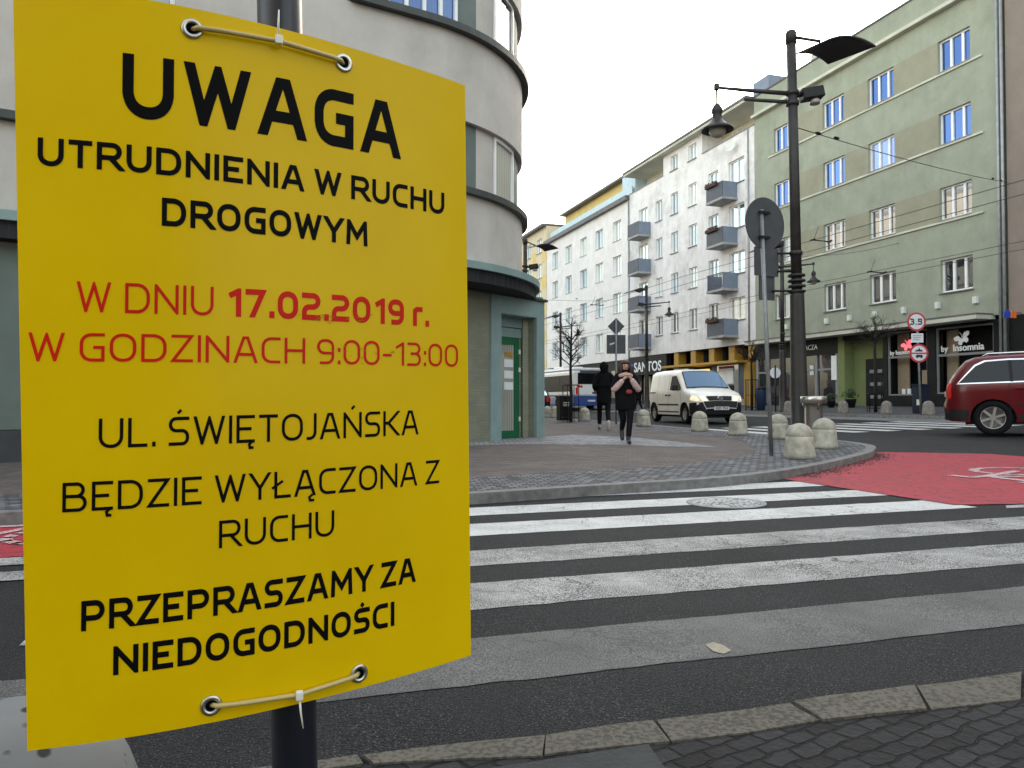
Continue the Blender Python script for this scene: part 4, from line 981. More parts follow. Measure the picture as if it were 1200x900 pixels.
def street_lamp():
    t = thing('street_lamp', 'tall dark street lamp with curved reflector and hanging lantern beside the steel bin', 'street lamp', group='street lamps of the crossing', local=True)
    MB().lathe([(.2, 0), (.2, .06), (.16, .1), (.15, .9), (.13, 2.7), (.13, 2.78), (.09, 2.8)], n=20).build('pole_base', mt['lamp_metal'], t)
    MB().lathe([(.096, 2.76), (.088, 7.5)], n=18).build('pole', mt['lamp_metal'], t)
    MB().lathe([(.1, 7.48), (.1, 7.68), (.08, 7.72), (.01, 7.73)], n=18).build('pole_cap', mt['lamp_metal'], t)
    for z in (2.78, 2.88, 2.98, 3.08): MB().lathe([(.1, z), (.155, z+.005), (.16, z+.025), (.155, z+.045), (.1, z+.05)], n=20).build('pole_ring', mt['lamp_metal'], t)
    for z in (3.48, 6.3, 6.5): MB().lathe([(.09, z), (.118, z+.01), (.118, z+.08), (.09, z+.09)], n=18).build('collar', mt['lamp_metal'], t)
    a = MB().tube([(0, 0, 6.53), (-.75, 0, 6.6), (-1.42, 0, 6.67)], [.045, .04, .028], 8); a.build('arm', mt['lamp_metal'], t)
    MB().tube([(0, 0, 6.37), (-.4, 0, 6.4), (-.92, 0, 6.44)], [.04, .036, .03], 8).build('arm', mt['lamp_metal'], t)
    MB().obox((-1.42, 0, 6.68), (.045, 0, 0), (0, .045, 0), (0, 0, .055)).build('arm_tip', mt['lamp_metal'], t, .01)
    l = MB().lathe([(.018, 6.66), (.018, 6.37), (.05, 6.35), (.1, 6.26), (.105, 6.2), (.085, 6.17), (.085, 6.08), (.13, 6.02), (.2, 5.95), (.28, 5.9), (.3, 5.86), (.285, 5.85), (.2, 5.9), (.1, 5.98)], (-1.42, 0, 0), 24).build('lantern', mt['lamp_metal'], t)
    MB().ball((-1.42, 0, 5.88), .165, .165, .16, 18, 10).build('globe', mt['globe'], l)
    MB().tube([(.08, 0, 7.6), (.42, -0.3, 7.38)], .03, 8).build('bracket', mt['lamp_metal'], t)
    A, B, C, D = Vector((.42, -.4, 7.3)), Vector((1.4, -.4, 7.22)), Vector((.86, .42, 7.26)), Vector((.07, .42, 7.38))
    m_ = MB(); n = 10
    P_ = lambda u, v: (A*(1-u)+B*u)*(1-v) + (D*(1-u)+C*u)*v + Vector((0, 0, .62*u*(1-u)))
    for dz in (0, .025):
        for j in range(n+1):
            for i in range(n+1): m_.v.append(tuple(P_(i/n, j/n) + Vector((0, 0, dz))))
    N = (n+1)**2
    for j in range(n):
        for i in range(n):
            k = j*(n+1)+i; m_.f += [(k, k+n+1, k+n+2, k+1), (N+k, N+k+1, N+k+n+2, N+k+n+1)]; m_.sm += [True]*2
    ed = [i for i in range(n)] + [j*(n+1)+n for j in range(n)] + [n*(n+1)+i for i in range(n, 0, -1)] + [j*(n+1) for j in range(n, 0, -1)]
    for p, q in zip(ed, ed[1:]+ed[:1]): m_.f.append((p, q, q+N, p+N)); m_.sm.append(False)
    m_.build('reflector', mt['lamp_metal'], t)
    f = MB().obox((.36, 0, 6.52), (.2, 0, .03), (0, .13, 0), (-.02, 0, .1)); f.tube([(.05, 0, 6.5), (.2, 0, 6.52)], .05, 8).build('floodlight', mt['black_metal'], t, .02)
    MB().lathe([(.09, 0), (.1, .05), (.07, .1), (.02, .11)], (.42, 0, 6.33), 14).build('floodlight_glass', mt['globe'], t)
    return t
lamp = street_lamp()
lb_ = at(937.5, 470, 14.3); lamp.location = (lb_.x, lb_.y, g(lb_.x)+.09)
lamp.rotation_euler = (Matrix.Rotation(R(-.85), 3, FW) @ Matrix.Rotation(-YAW, 3, 'Z')).to_euler()
for px, dist, rz, lab in ((758, 48, R(180)-YAW, 'distant street lamp rising above the woman and beside the white building'), (615.5, 33, -YAW, 'street lamp whose reflector shows over the teal doorway of the corner building'),
                          (657, 63, R(180)-YAW, 'farthest small street lamp behind the bare tree by the bus'), (917.5, 34.5, R(180)-YAW, 'street lamp seen just behind the tall one, its lantern before the green wall')):
    p = at(px, 470, dist); dup(lamp, (p.x, p.y, g(p.x)+.1), rz, lab)

# bollards
def bollard(name, lab, m, grp, groove=True):
    t = thing(name, lab, 'bollard', group=grp, local=True)
    pr = [(.215, 0), (.21, .05), (.19, .26), (.183, .3)] + ([(.176, .303), (.176, .312), (.181, .316)] if groove else []) + [(.183*math.cos(a), .32+.17*math.sin(a)) for a in [R(12*k) for k in range(0, 8)]] + [(.002, .491)]
    MB().lathe(pr, n=28).build('body', m, t); return t
m_sp, nt_, b_, v_ = newmat('speckled_white_concrete')
vo = _n(nt_, 'ShaderNodeTexVoronoi'); vo.inputs['Scale'].default_value = 30; nt_.links.new(v_, vo.inputs['Vector'])
sp = mix(nt_, ramp(nt_, noise(nt_, v_, 9, 3), [(.4, (0, 0, 0)), (.5, (1, 1, 1))]), (0, 0, 0), ramp(nt_, vo.outputs['Distance'], [(.2, (1, 1, 1)), (.3, (0, 0, 0))]))
nt_.links.new(mix(nt_, sp, ramp(nt_, noise(nt_, v_, 5, 6), [(.3, (.13, .137, .143)), (.7, (.19, .198, .203))]), (.02, .02, .022)), b_.inputs['Base Color']); b_.inputs['Roughness'].default_value = .8
bump(nt_, b_, sp, .5, -.01)
p = at(12, 470, 1.16); b0 = bollard('bollard', 'white concrete bollard with black pits at the lower left under the notice', m_sp, 'bollards round the crossing', False); b0.location = (p.x, p.y, .006)
kb_ = bollard('bollard', 'pale domed bollard nearest the camera on the setts right of the thin sign post', mt['concrete'], 'bollards round the crossing')
p = gnd(937, 537, .1); kb_.location = p
for px, py, lab in ((966, 525, 'pale domed bollard in front of the steel bin at the kerb corner'), (912, 514, 'domed bollard just left of the tall street lamp, behind the thin post'), (865, 509.5, 'domed bollard before the right front wheel of the white van'),
                    (820, 505, 'domed bollard before the middle of the white van'), (754, 499.5, 'domed bollard between the woman and the rear wheel of the van'), (685, 493.5, 'domed bollard between the litter bin and the person in black'), (651, 489.5, 'small bollard just left of the dark litter bin'), (641.5, 489, 'small bollard nearest the edge of the teal doorway')):
    dup(kb_, gnd(px, py, .1), rnd.uniform(0, 6), lab)
fb0 = bollard('bollard', 'rough dark bollard across the street before the passage door', mt['concrete_dark'], 'bollards along the far kerb', False); fb0.location = (21.75, atx(1039, 470, 21.75).y, g(21.75)+.115)
for px, lab in ((1088, 'rough dark bollard across the street below the weight limit sign'), (988, 'rough dark bollard across the street before the planters'), (924, 'rough dark bollard across the street beside the round white sign')):
    dup(fb0, (21.75, atx(px, 470, 21.75).y, g(21.75)+.115), 1., lab)

# thin post with the round sign seen from behind
pb = gnd(904, 534, .1); pd = fdist(pb); ptp = at(892, 246, pd)
t = thing('traffic_sign', 'grey back of a round traffic sign on a thin leaning galvanised post', 'traffic sign', pb)
MB().tube([pb, pb.lerp(ptp, .5), ptp], .03, 12).build('post', mt['galv'], t)
c = at(897, 262, pd+.06); nn = (FW*math.cos(R(28)) - RT*math.sin(R(28))).normalized(); uu = Vector((nn.y, -nn.x, 0))
def disc(c, n, r, th, m, name, parent, seg=32):
    u = Vector((n.y, -n.x, 0)).normalized(); z = u.cross(n); 
    return MB().loft([[c + n*k + (u*math.cos(a)+z*math.sin(a))*r_ for a in [2*math.pi*q/seg for q in range(seg)]] for k, r_ in ((0, r), (th, r))], True, True, False).build(name, m, parent)
disc(c, nn, .39, .02, mt['sign_back'], 'sign_face', t)
for dy in (-13, 16): 
    q = at(896, 262+dy, pd); MB().obox(q, tuple(uu*.1), tuple(nn*.02), (0, 0, .018)).build('bracket', mt['black_metal'], t)
t = thing('traffic_sign', 'two dark rectangular sign backs clamped to the tall street lamp', 'traffic sign', at(936, 320, 14.2))
n2 = (FW*math.cos(R(25)) - RT*math.sin(R(25))).normalized(); u2 = Vector((n2.y, -n2.x, 0))
q = at(898, 307, 14.0); MB().obox(q, tuple(u2*.28), tuple(n2*.012), (0, 0, .26)).build('panel', mt['sign_back'], t)
q = at(898.5, 337, 14.05); MB().obox(q, tuple(u2*.18), tuple(n2*.012), (0, 0, .23)).build('panel', mt['sign_back'], t)
for py, px in ((297, 912), (318, 912), (341, 905)): MB().tube([at(px, py, 14.05), at(933, py, 14.3)], .022, 6).build('bracket', mt['black_metal'], t)

# steel litter bin at the lamp
pb = at(953.5, 470, 13.75); zb = g(pb.x)+.1
t = thing('litter_bin', 'cylindrical litter bin with a shiny steel rim beside the tall street lamp', 'litter bin', (pb.x, pb.y, zb))
MB().lathe([(.2, .02), (.2, .06), (.155, .08), (.155, .72), (.13, .74)], (pb.x, pb.y, zb), 22).build('body', M('bin_body', (.1, .085, .07), .35, .6, var=.3, scale=4, streak=True), t)
MB().lathe([(.2, .71), (.225, .72), (.225, .83), (.215, .84), (.205, .83), (.2, .74)], (pb.x, pb.y, zb), 24, False).build('rim', mt['steel'], t)
for k in range(3):
    a = 2.1*k+.3; MB().tube([(pb.x+.15*math.cos(a), pb.y+.15*math.sin(a), zb+.6), (pb.x+.205*math.cos(a), pb.y+.205*math.sin(a), zb+.75)], .012, 5).build('strut', mt['steel'], t)
# dark litter bin by the tree
pb = gnd(662, 494, .1); t = thing('litter_bin', 'dark square litter bin beside the bare tree near the bus', 'litter bin', pb)
MB().box(pb.x-.26, pb.x+.2, pb.y-.2, pb.y+.2, pb.z+.04, pb.z+.85).build('body', mt['black_metal'], t, .03); MB().box(pb.x-.29, pb.x+.23, pb.y-.23, pb.y+.23, pb.z+.852, pb.z+.93).build('lid', mt['black_metal'], t, .02)
MB().box(pb.x-.15, pb.x+.08, pb.y-.212, pb.y-.203, pb.z+.55, pb.z+.7).build('sticker', mt['lamp_white'], t)

# diamond sign backs on a thin post near the man
pb = gnd(722, 497, .1); pd = fdist(pb)
t = thing('traffic_sign', 'grey diamond and square sign backs on one post above the woman', 'traffic sign', pb)
MB().tube([pb, at(722, 374, pd)], .03, 10).build('post', mt['galv'], t)
c = at(722, 382.5, pd+.05); MB().plate([(.27, 0), (0, .27), (-.27, 0), (0, -.27)], c, RT, (0, 0, 1), FW, .012).build('diamond_panel', mt['sign_back'], t)
c = at(722, 403.5, pd+.05); s_ = MB().plate([(-.3, -.3), (.3, -.3), (.3, .3), (-.3, .3)], c, RT, (0, 0, 1), FW, .012).build('square_panel', mt['sign_back'], t)
MB().plate([(-.2, -.03), (-.05, .02), (-.05, .07), (-.2, .02)], c-FW*.006, RT, (0, 0, 1), FW, .004).build('sticker', mt['lamp_white'], s_)

# weight limit and no passing signs
SX = 21.7; py_ = atx(1079, 470, SX).y; zb = g(SX)+.115; dS = fdist((SX, py_))
t = thing('traffic_sign', 'round red and white weight limit and lorry ban signs on one post across the street', 'traffic sign', (SX, py_, zb))
MB().tube([(SX, py_, zb), at(1074.5, 368, dS)], .035, 10).build('post', mt['galv'], t)
mt['sign_red'] = M('sign_red', (.45, .02, .03), .4, var=.05); mt['sign_white'] = M('sign_white', (.6, .62, .66), .4, var=.05); mt['sign_black'] = M('sign_black', (.015, .015, .017), .4)
def fplate(poly, c, off, m, name, par): return MB().plate(poly, c - FW*off, RT, (0, 0, 1), FW, .004).build(name, m, par)
for (px, py, kind) in ((1074, 377, 0), (1077, 414, 1)):
    c = at(px, py, dS-.06); d0 = disc(c, FW, .325, .02, mt['sign_red'], 'sign_face', t); disc(c-FW*.005, FW, .26, .004, mt['sign_white'], 'sign_field', d0)
    if kind == 0:
        wd, ps = text_polys([('3,5', .22)], .14); m_ = MB(); h = .22
        for lay, q in ps: m_.quad(*[c + RT*((p[0]-wd/2)*h*.88-.02) + Vector((0, 0, (p[1]-.5)*h)) - FW*(.011+.0006*lay) for p in q])
        m_.build('numeral', mt['sign_black'], d0, fix=False)
        fplate([(-.008+.17, .02), (.2, .02), (.19, .1), (.17, .1)], c, .011, mt['sign_black'], 'numeral', d0)
    else:
        fplate([(-.27, -.025), (.27, -.025), (.27, .025), (-.27, .025)], c, .012, mt['sign_red'], 'cross_bar', d0)
        fplate([(-.13, .06), (.13, .06), (.1, .12), (.04, .12), (0, .2), (-.04, .12), (-.13, .11)], c, .011, mt['sign_black'], 'pictogram', d0)
        fplate([(-.13, -.14), (-.09, -.14), (-.09, -.17), (-.04, -.17), (-.04, -.14), (.05, -.14), (.05, -.17), (.1, -.17), (.1, -.14), (.13, -.14), (.11, -.05), (-.1, -.05)], c, .011, mt['sign_black'], 'pictogram', d0)
c = at(1075, 396, dS-.06); pl_ = fplate([(-.21, -.16), (.21, -.16), (.21, .16), (-.21, .16)], c, 0, mt['sign_white'], 'text_plate', t)
for k in range(3): fplate([(-.15, .07-k*.07), (.15-.04*k, .07-k*.07), (.15-.04*k, .085-k*.07), (-.15, .085-k*.07)], c, .005, mt['sign_back'], 'text_line', pl_)
mt['cabinet'] = M('cabinet_blue', (.008, .014, .03), .6, spec=.3)
# parking machine and slim post next to it
p = Vector((22.3, atx(1079, 470, 22.3).y, g(22.3)+.14)); t = thing('utility_cabinet', 'dark blue street cabinet behind the weight limit sign post', 'cabinet', p)
MB().box(p.x-.2, p.x+.2, p.y-.2, p.y+.2, p.z, p.z+1.0).build('body', mt['cabinet'], t, .03); MB().box(p.x-.23, p.x+.23, p.y-.23, p.y+.23, p.z+1.002, p.z+1.05).build('lid', mt['cabinet'], t)
MB().box(p.x-.212, p.x-.203, p.y-.18, p.y-.02, p.z+.3, p.z+.5).build('label_plate', mt['lamp_white'], t)
# white disc sign and projecting shop signs
p = Vector((21.6, atx(909, 470, 21.6).y, g(21.6)+.115)); t = thing('traffic_sign', 'pale round sign back on a short post left of the tall street lamp', 'traffic sign', p); dq = fdist(p)
MB().tube([p, at(908.5, 428, dq)], .03, 8).build('post', mt['black_metal'], t); disc(at(908.5, 437, dq+.05), FW, .24, .015, mt['sign_white'], 'sign_face', t)
p = atx(1188, 368, FX-.4); t = thing('shop_sign', 'small orange plate and blue disc projecting beside the drainpipes', 'shop sign', p)
MB().tube([(FX-.02, p.y, p.z+.05), (FX-.9, p.y, p.z+.05)], .015, 6).build('bracket', mt['black_metal'], t)
c = atx(1187.5, 368.5, FX-.5); MB().obox(c, (.13, 0, 0), (0, .02, 0), (0, 0, .13)).build('orange_plate', M('orange_enamel', (.7, .16, .03), .4), t)
disc(Vector((FX-.82, c.y, c.z)), Vector((0, -1, 0)), .16, .03, M('blue_enamel', (.03, .06, .4), .4), 'blue_disc', t)

# manhole cover
p = gnd(851, 590); t = thing('manhole_cover', 'round iron manhole cover set in the second zebra stripe', 'manhole', (p.x, p.y, p.z))
z_ = lambda x: g(x)
mt['iron'] = paint_mat('worn_cast_iron', (.62, .62, .61), .55, (.05, .05, .05), fine=35)
rg = lambda r, h: [(p.x+r*math.cos(a), p.y+r*math.sin(a), g(p.x+r*math.cos(a))+h) for a in [2*math.pi*q/36 for q in range(36)]]
MB().loft([rg(.35, .004), rg(.35, .012), rg(.305, .012), rg(.30, .006)], True, False).build('frame', mt['slab_grey'], t)
MB().loft([rg(.296, .007), rg(.29, .0105), rg(.001, .0105)], True, False, False).build('lid', mt['iron'], t)
for k in range(-3, 4):
    for q in (0, 1):
        hl = math.sqrt(max(.01, .275**2-(k*.08)**2)); a_ = (p.x-hl, p.y+k*.08) if q == 0 else (p.x+k*.08, p.y-hl); b_ = (p.x+hl, p.y+k*.08) if q == 0 else (p.x+k*.08, p.y+hl)
        r_ = MB(); ribbon2d(r_, [a_, b_], .022, .0125+.0008*q); r_.build('rib', mt['iron'], t)

# planters by the passage
mt['leaf'] = M('planter_leaves', (.035, .06, .025), .7, var=.5, scale=20)
for px, s, lab in ((997, 1.0, 'leafy shrub in a dark pot beside the lime green passage'), (974, .8, 'smaller leafy shrub in a dark pot left of the passage')):
    p = Vector((25.6, atx(px, 470, 25.6).y, g(25.6)+.115)); t = thing('potted_plant', lab, 'plant', p, group='pots outside the passage')
    MB().lathe([(.16*s, 0), (.24*s, .38*s), (.25*s, .4*s), (.2*s, .39*s)], p, 16).build('pot', mt['black_metal'], t)
    f = MB()
    for k in range(220):
        a = rnd.uniform(0, 6.28); e = rnd.uniform(.1, 1.5); rr = s*rnd.uniform(.1, .42); c = p + Vector((rr*math.cos(a)*math.cos(e), rr*math.sin(a)*math.cos(e), .45*s + rr*math.sin(e)))
        u = Vector((rnd.gauss(0, 1), rnd.gauss(0, 1), rnd.gauss(0, 1))).normalized()*.06*s; v = u.cross(Vector((rnd.gauss(0, 1), rnd.gauss(0, 1), 1))).normalized()*.025*s
        f.quad(c-u, c-v, c+u, c+v)
    f.build('foliage', mt['leaf'], t, fix=False)

# ------------------------------------------------------------------ bare pruned trees
mt['bark'] = M('wet_bark', (.014, .011, .009), .9, var=.4, scale=20, bmp=.5)
def tree(loc, h0, h1, rad, seed, lab, guard=None, dens=1.):
    rr = random.Random(seed); t = thing('bare_tree', lab, 'tree', loc, group='bare pollarded street trees', local=True)
    MB().tube([(0, 0, 0), (.02, .01, h0*.5), (0, .02, h0), (.03, 0, h1*.8)], [.07, .06, .05, .03], 8).build('trunk', mt['bark'], t)
    cr = MB()
    def br(p, d, ln, r, lv):
        q = p + d*ln; m = p + d*ln*.5 + Vector((rr.gauss(0, .06), rr.gauss(0, .06), .04))*ln
        cr.tube([p, m, q], [r, r*.8, r*.6], 5 if lv < 2 else 3, False)
        if lv >= 3: return
        for k in range(3 if lv else 4):
            e = (d + Vector((rr.gauss(0, .65), rr.gauss(0, .65), rr.gauss(.15, .45)))).normalized()
            br(p + d*ln*rr.uniform(.45, 1), e, ln*rr.uniform(.5, .75), r*.55, lv+1)
    n = int(11*dens)
    for k in range(n):
        z = h0 + (h1*.75-h0)*k/n; a = k*2.4 + rr.uniform(-.4, .4)
        br(Vector((0, 0, z)), Vector((math.cos(a), math.sin(a), rr.uniform(.5, 1.3))).normalized(), rad*rr.uniform(.55, .8), .022, 0)
    br(Vector((.03, 0, h1*.78)), Vector((0, 0, 1)), rad*.6, .03, 0)
    cr.build('crown', mt['bark'], t)
    if guard:
        gd = MB(); 
        for k in range(8):
            a = k*math.pi/4; gd.tube([(.3*math.cos(a), .3*math.sin(a), 0), (.3*math.cos(a), .3*math.sin(a), guard)], .014, 5)
        for z in (.15, guard*.5, guard): gd.tube([(.3*math.cos(k*math.pi/8), .3*math.sin(k*math.pi/8), z) for k in range(17)], .014, 5, False)
        gd.build('tree_guard', mt['black_metal'], t)
    return t
p = gnd(669, 494.5, .1); tree(p, 1.9, 4.0, .62, 3, 'bare tree with dense dark twigs standing before the bus', 1.3, 1.4)
p = Vector((22.6, atx(881, 470, 22.6).y, g(22.6)+.115)); tree(p, 2.3, 3.4, .75, 5, 'small bare tree in a guard before the yellow shop', 1.5)
p = Vector((23.0, atx(1026, 470, 23.0).y, g(23)+.115)); tree(p, 2.7, 3.9, .85, 9, 'small bare tree in a guard before the passage door', 1.5)
p = Vector((22.8, atx(891.5, 470, 22.8).y, g(22.8)+.115)); t = thing('litter_bin', 'dark blue bin standing beside the small tree at the yellow shop', 'litter bin', p)
MB().lathe([(.2, 0), (.24, .95), (.25, 1.0)], p, 14).build('body', mt['navy_front'], t); MB().lathe([(.26, 1.0), (.24, 1.08), (.1, 1.13), (.01, 1.14)], p, 14).build('lid', mt['black_metal'], t)

# ------------------------------------------------------------------ overhead wires
def wire(lab, pts, r=.009, sag=0., insul=()):
    A = [Vector(q) for q in pts]; out = []
    for i in range(len(A)-1):
        for k in range(10):
            t = k/10; q = A[i].lerp(A[i+1], t); q.z -= sag*4*t*(1-t); out.append(q)
    out.append(A[-1]); t_ = thing('overhead_wire', lab, 'wire', tuple(A[0]), group='overhead wires of the street')
    MB().tube(out, r, 5).build('cable', mt['wire'], t_)
    for i, f in enumerate(insul):
        q = A[0].lerp(A[-1], f); d = (A[-1]-A[0]).normalized(); MB().tube([q-d*.14, q-d*.05, q+d*.05, q+d*.14], [.015, .035, .035, .015], 8).build('insulator', mt['black_metal'], t_)
wire('wire strung from the tall lamp up to the brown building', [at(935, 150, 14.3), atx(1182, 214, FX)], .01, .1, (.05, .1, .86, .93))
for x, z, lab in ((17.6, 6.45, 'left contact wire of the nearer pair high over the road'), (18.3, 6.3, 'right contact wire of the nearer pair high over the road'), (22.4, 6.0, 'upper contact wire of the farther pair before the shops'), (22.9, 5.85, 'lower contact wire of the farther pair before the shops')):
    wire(lab, [(x, -12, z), (x+.1, 30, z+.05), (x, 62, z), (x-1, 100, z)], .011, .12)
wire('thin span wire crossing in front of the light grey building', [(10.2, 52, 8.6), (FX, 57.5, 9.2)], .012, .25, (.55, .8))
wire('thin span wire crossing in front of the white building', [at(755, 362, 48), (FX, 50.3, 7.4)], .012, .1, (.5,))
wire('span wire from the lamp behind to the green building', [at(917.5, 300, 34.5), (FX, 27.2, 8.0)], .01, .2)
h = MB(); 
for x, y, z in ((17.95, 21.5, 6.38), (17.95, 40, 6.4), (22.65, 24, 5.95)):
    t = thing('wire_hanger', 'small dark hanger clamping the contact wires %s' % ('over the far kerb' if x > 20 else 'beyond the tall lamp' if y > 30 else 'near the brown building'), 'hanger', (x, y, z))
    MB().tube([(x-.4, y, z+.02), (x+.4, y, z)], .02, 6).build('spreader', mt['black_metal'], t)
    for s in (-.35, .35): MB().tube([(x+s, y-.12, z+.02), (x+s, y+.12, z+.02)], .03, 6).build('clamp', mt['black_metal'], t)
    MB().tube([(x-.3, y, z+.02), (x-.1, y, z+.5)], .008, 4).build('dropper', mt['black_metal'], t)

# ================================================================== VEHICLES
def car_paint(name, c, rough=.28):
    m, nt, b, v = newmat(name); o = ramp(nt, noise(nt, v, 2.5, 6), [(.3, tuple(x*.9 for x in c)), (.7, tuple(min(1, x*1.05) for x in c))])
    nt.links.new(o, b.inputs['Base Color']); b.inputs['Roughness'].default_value = rough; b.inputs['Coat Weight'].default_value = .3; b.inputs['Specular IOR Level'].default_value = .3; b.inputs['Coat Roughness'].default_value = .08
    return m
mt['rubber'] = M('tyre_rubber', (.008, .008, .009), .9, var=.3, spec=.15); mt['alloy'] = M('alloy_rim', (.35, .34, .33), .35, .8)
mt['car_glass'] = glass_mat('dark_car_glass', (.003, .0032, .004), .022, 0, (.9, .95, 1)); mt['screen_glass'] = glass_mat('windscreen_glass', (.01, .02, .05), .2, 0, (.36, .55, 1))
mt['trim'] = M('black_plastic_trim', (.01, .01, .0115), .6, var=.2, spec=.3); mt['tail_red'] = M('red_tail_light', (.22, .006, .008), .25)
q_ = mt['tail_red'].node_tree.nodes['Principled BSDF']; q_.inputs['Emission Color'].default_value = (1, .03, .02, 1); q_.inputs['Emission Strength'].default_value = .03
mt['head_lit'] = M('lit_headlight', (.8, .75, .6), .2); q_ = mt['head_lit'].node_tree.nodes['Principled BSDF']; q_.inputs['Emission Color'].default_value = (1, .85, .5, 1); q_.inputs['Emission Strength'].default_value = .1
mt['chrome_trim'] = M('chrome_trim', (.6, .6, .6), .2, .9); mt['plate_white'] = M('number_plate', (.6, .6, .58), .4)

class Body:
    """car body: profile (x along, z up), half width from the height, wheel arches cut from the sides"""
    def __init__(s, top, zb, arches, W, belt, tum, rnd_=.1, endr=.22):
        s.top = [Vector(p) for p in top]; s.zb = zb; s.ar = arches; s.W = W; s.belt = belt; s.tum = tum; s.r = rnd_; s.er = endr
        s.x0 = min(p.x for p in s.top); s.x1 = max(p.x for p in s.top)
    def hw(s, x, z):
        h = s.W/2
        if z > s.belt: h -= (z-s.belt)*s.tum
        else: h -= .035*((s.belt-z)/s.belt)**2
        d = min(x-s.x0, s.x1-x)
        if d < .55: h -= s.er*((.55-d)/.55)**2.2
        P = Vector((x, z)); dm = 9
        for a, b in zip(s.top, s.top[1:]):
            ab = b-a; t = max(0, min(1, (P-a).dot(ab)/max(1e-9, ab.dot(ab)))); dm = min(dm, (P-a-ab*t).length)
        if dm < s.r: h -= s.r*(1-math.sqrt(max(0, 1-((s.r-dm)/s.r)**2)))
        return h
    def sheet(s, poly, off, step=.09):
        bm = bmesh.new(); bm.faces.new([bm.verts.new((p[0], p[1], 0)) for p in poly])
        for ax, no in ((0, (1, 0, 0)), (1, (0, 1, 0))):
            lo = min(p[ax] for p in poly); hi = max(p[ax] for p in poly); k = math.floor(lo/step)
            while k*step < hi:
                co = [0, 0, 0]; co[ax] = k*step+.0007; bmesh.ops.bisect_plane(bm, geom=bm.verts[:]+bm.edges[:]+bm.faces[:], plane_co=co, plane_no=no); k += 1
        bm.verts.index_update(); V = [tuple(v.co) for v in bm.verts]; F = [tuple(v.index for v in f.verts) for f in bm.faces]
        E = [tuple(v.index for v in e.verts) for e in bm.edges if e.is_boundary]; bm.free(); return V, F, E
    def body(s):
        bot = []
        for xc, r in sorted(s.ar, reverse=True):
            h = r*.25; a0 = math.asin(min(1, max(-1, (s.zb-(.34))/r)))
            bot += [(xc+r*math.cos(a), .34+r*math.sin(a)) for a in [a0+(math.pi-2*a0)*k/14 for k in range(15)]]
        poly = [tuple(p) for p in s.top] + bot
        V, F, E = s.sheet(poly, 0); mb_ = MB(); n = len(V)
        for sg in (1, -1): mb_.v += [(v[0], sg*s.hw(v[0], v[1]), v[1]) for v in V]
        mb_.f += F + [tuple(i+n for i in f)[::-1] for f in F]; mb_.sm += [True]*(2*len(F))
        # roof, bonnet, tail: strips across
        def ontop(i):
            P = Vector(V[i][:2]); return min((P-a-(b-a)*max(0, min(1, (P-a).dot(b-a)/max(1e-9, (b-a).dot(b-a))))).length for a, b in zip(s.top, s.top[1:])) < .002
        NS = 8
        mid = {}
        for i, j in E:
            if ontop(i) and ontop(j):
                for k in (i, j):
                    if k not in mid:
                        ids = [k]; h = s.hw(V[k][0], V[k][1]); 
                        for q in range(1, NS):
                            y = h*(1-2*q/NS); mb_.v.append((V[k][0], y, V[k][1] + s.crown(V[k][0], V[k][1])*(1-(y/h)**2))); ids.append(len(mb_.v)-1)
                        mid[k] = ids + [k+n]
                for q in range(NS): mb_.f.append((mid[i][q], mid[j][q], mid[j][q+1], mid[i][q+1])); mb_.sm.append(True)
        return mb_
    def crown(s, x, z): return .035 if z > s.belt else .02
    def side(s, poly, off, sg, step=.12):
        V, F, E = s.sheet(poly, 0, step); m_ = MB()
        m_.v = [(v[0], sg*(s.hw(v[0], v[1])+off), v[1]) for v in V]; m_.f = F; m_.sm = [True]*len(F); return m_
    def across(s, a, b, f0, f1, off, y0=-1., y1=1., n=10):
        """panel following the profile from point a to b, with width fractions f0, f1"""
        a, b = Vector(a), Vector(b); t = (b-a).normalized(); no = Vector((-t.y, t.x)); fr = 1 if a.x > (s.x0+s.x1)/2 else -1; no = no if (no.x*fr > 0 if abs(no.x) > .8 else no.y > 0) else -no
        m_ = MB(); M_ = 6
        for j in range(M_+1):
            p = a.lerp(b, j/M_); h = s.hw(p.x, p.y); f = f0+(f1-f0)*j/M_
            for i in range(n+1):
                y = h*f*(y0+(y1-y0)*i/n); q = p+no*off; m_.v.append((q.x, y, q.y + s.crown(p.x, p.y)*(1-(y/h)**2)))
        for j in range(M_):
            for i in range(n):
                k = j*(n+1)+i; m_.f.append((k, k+1, k+n+2, k+n+1)); m_.sm.append(True)
        return m_
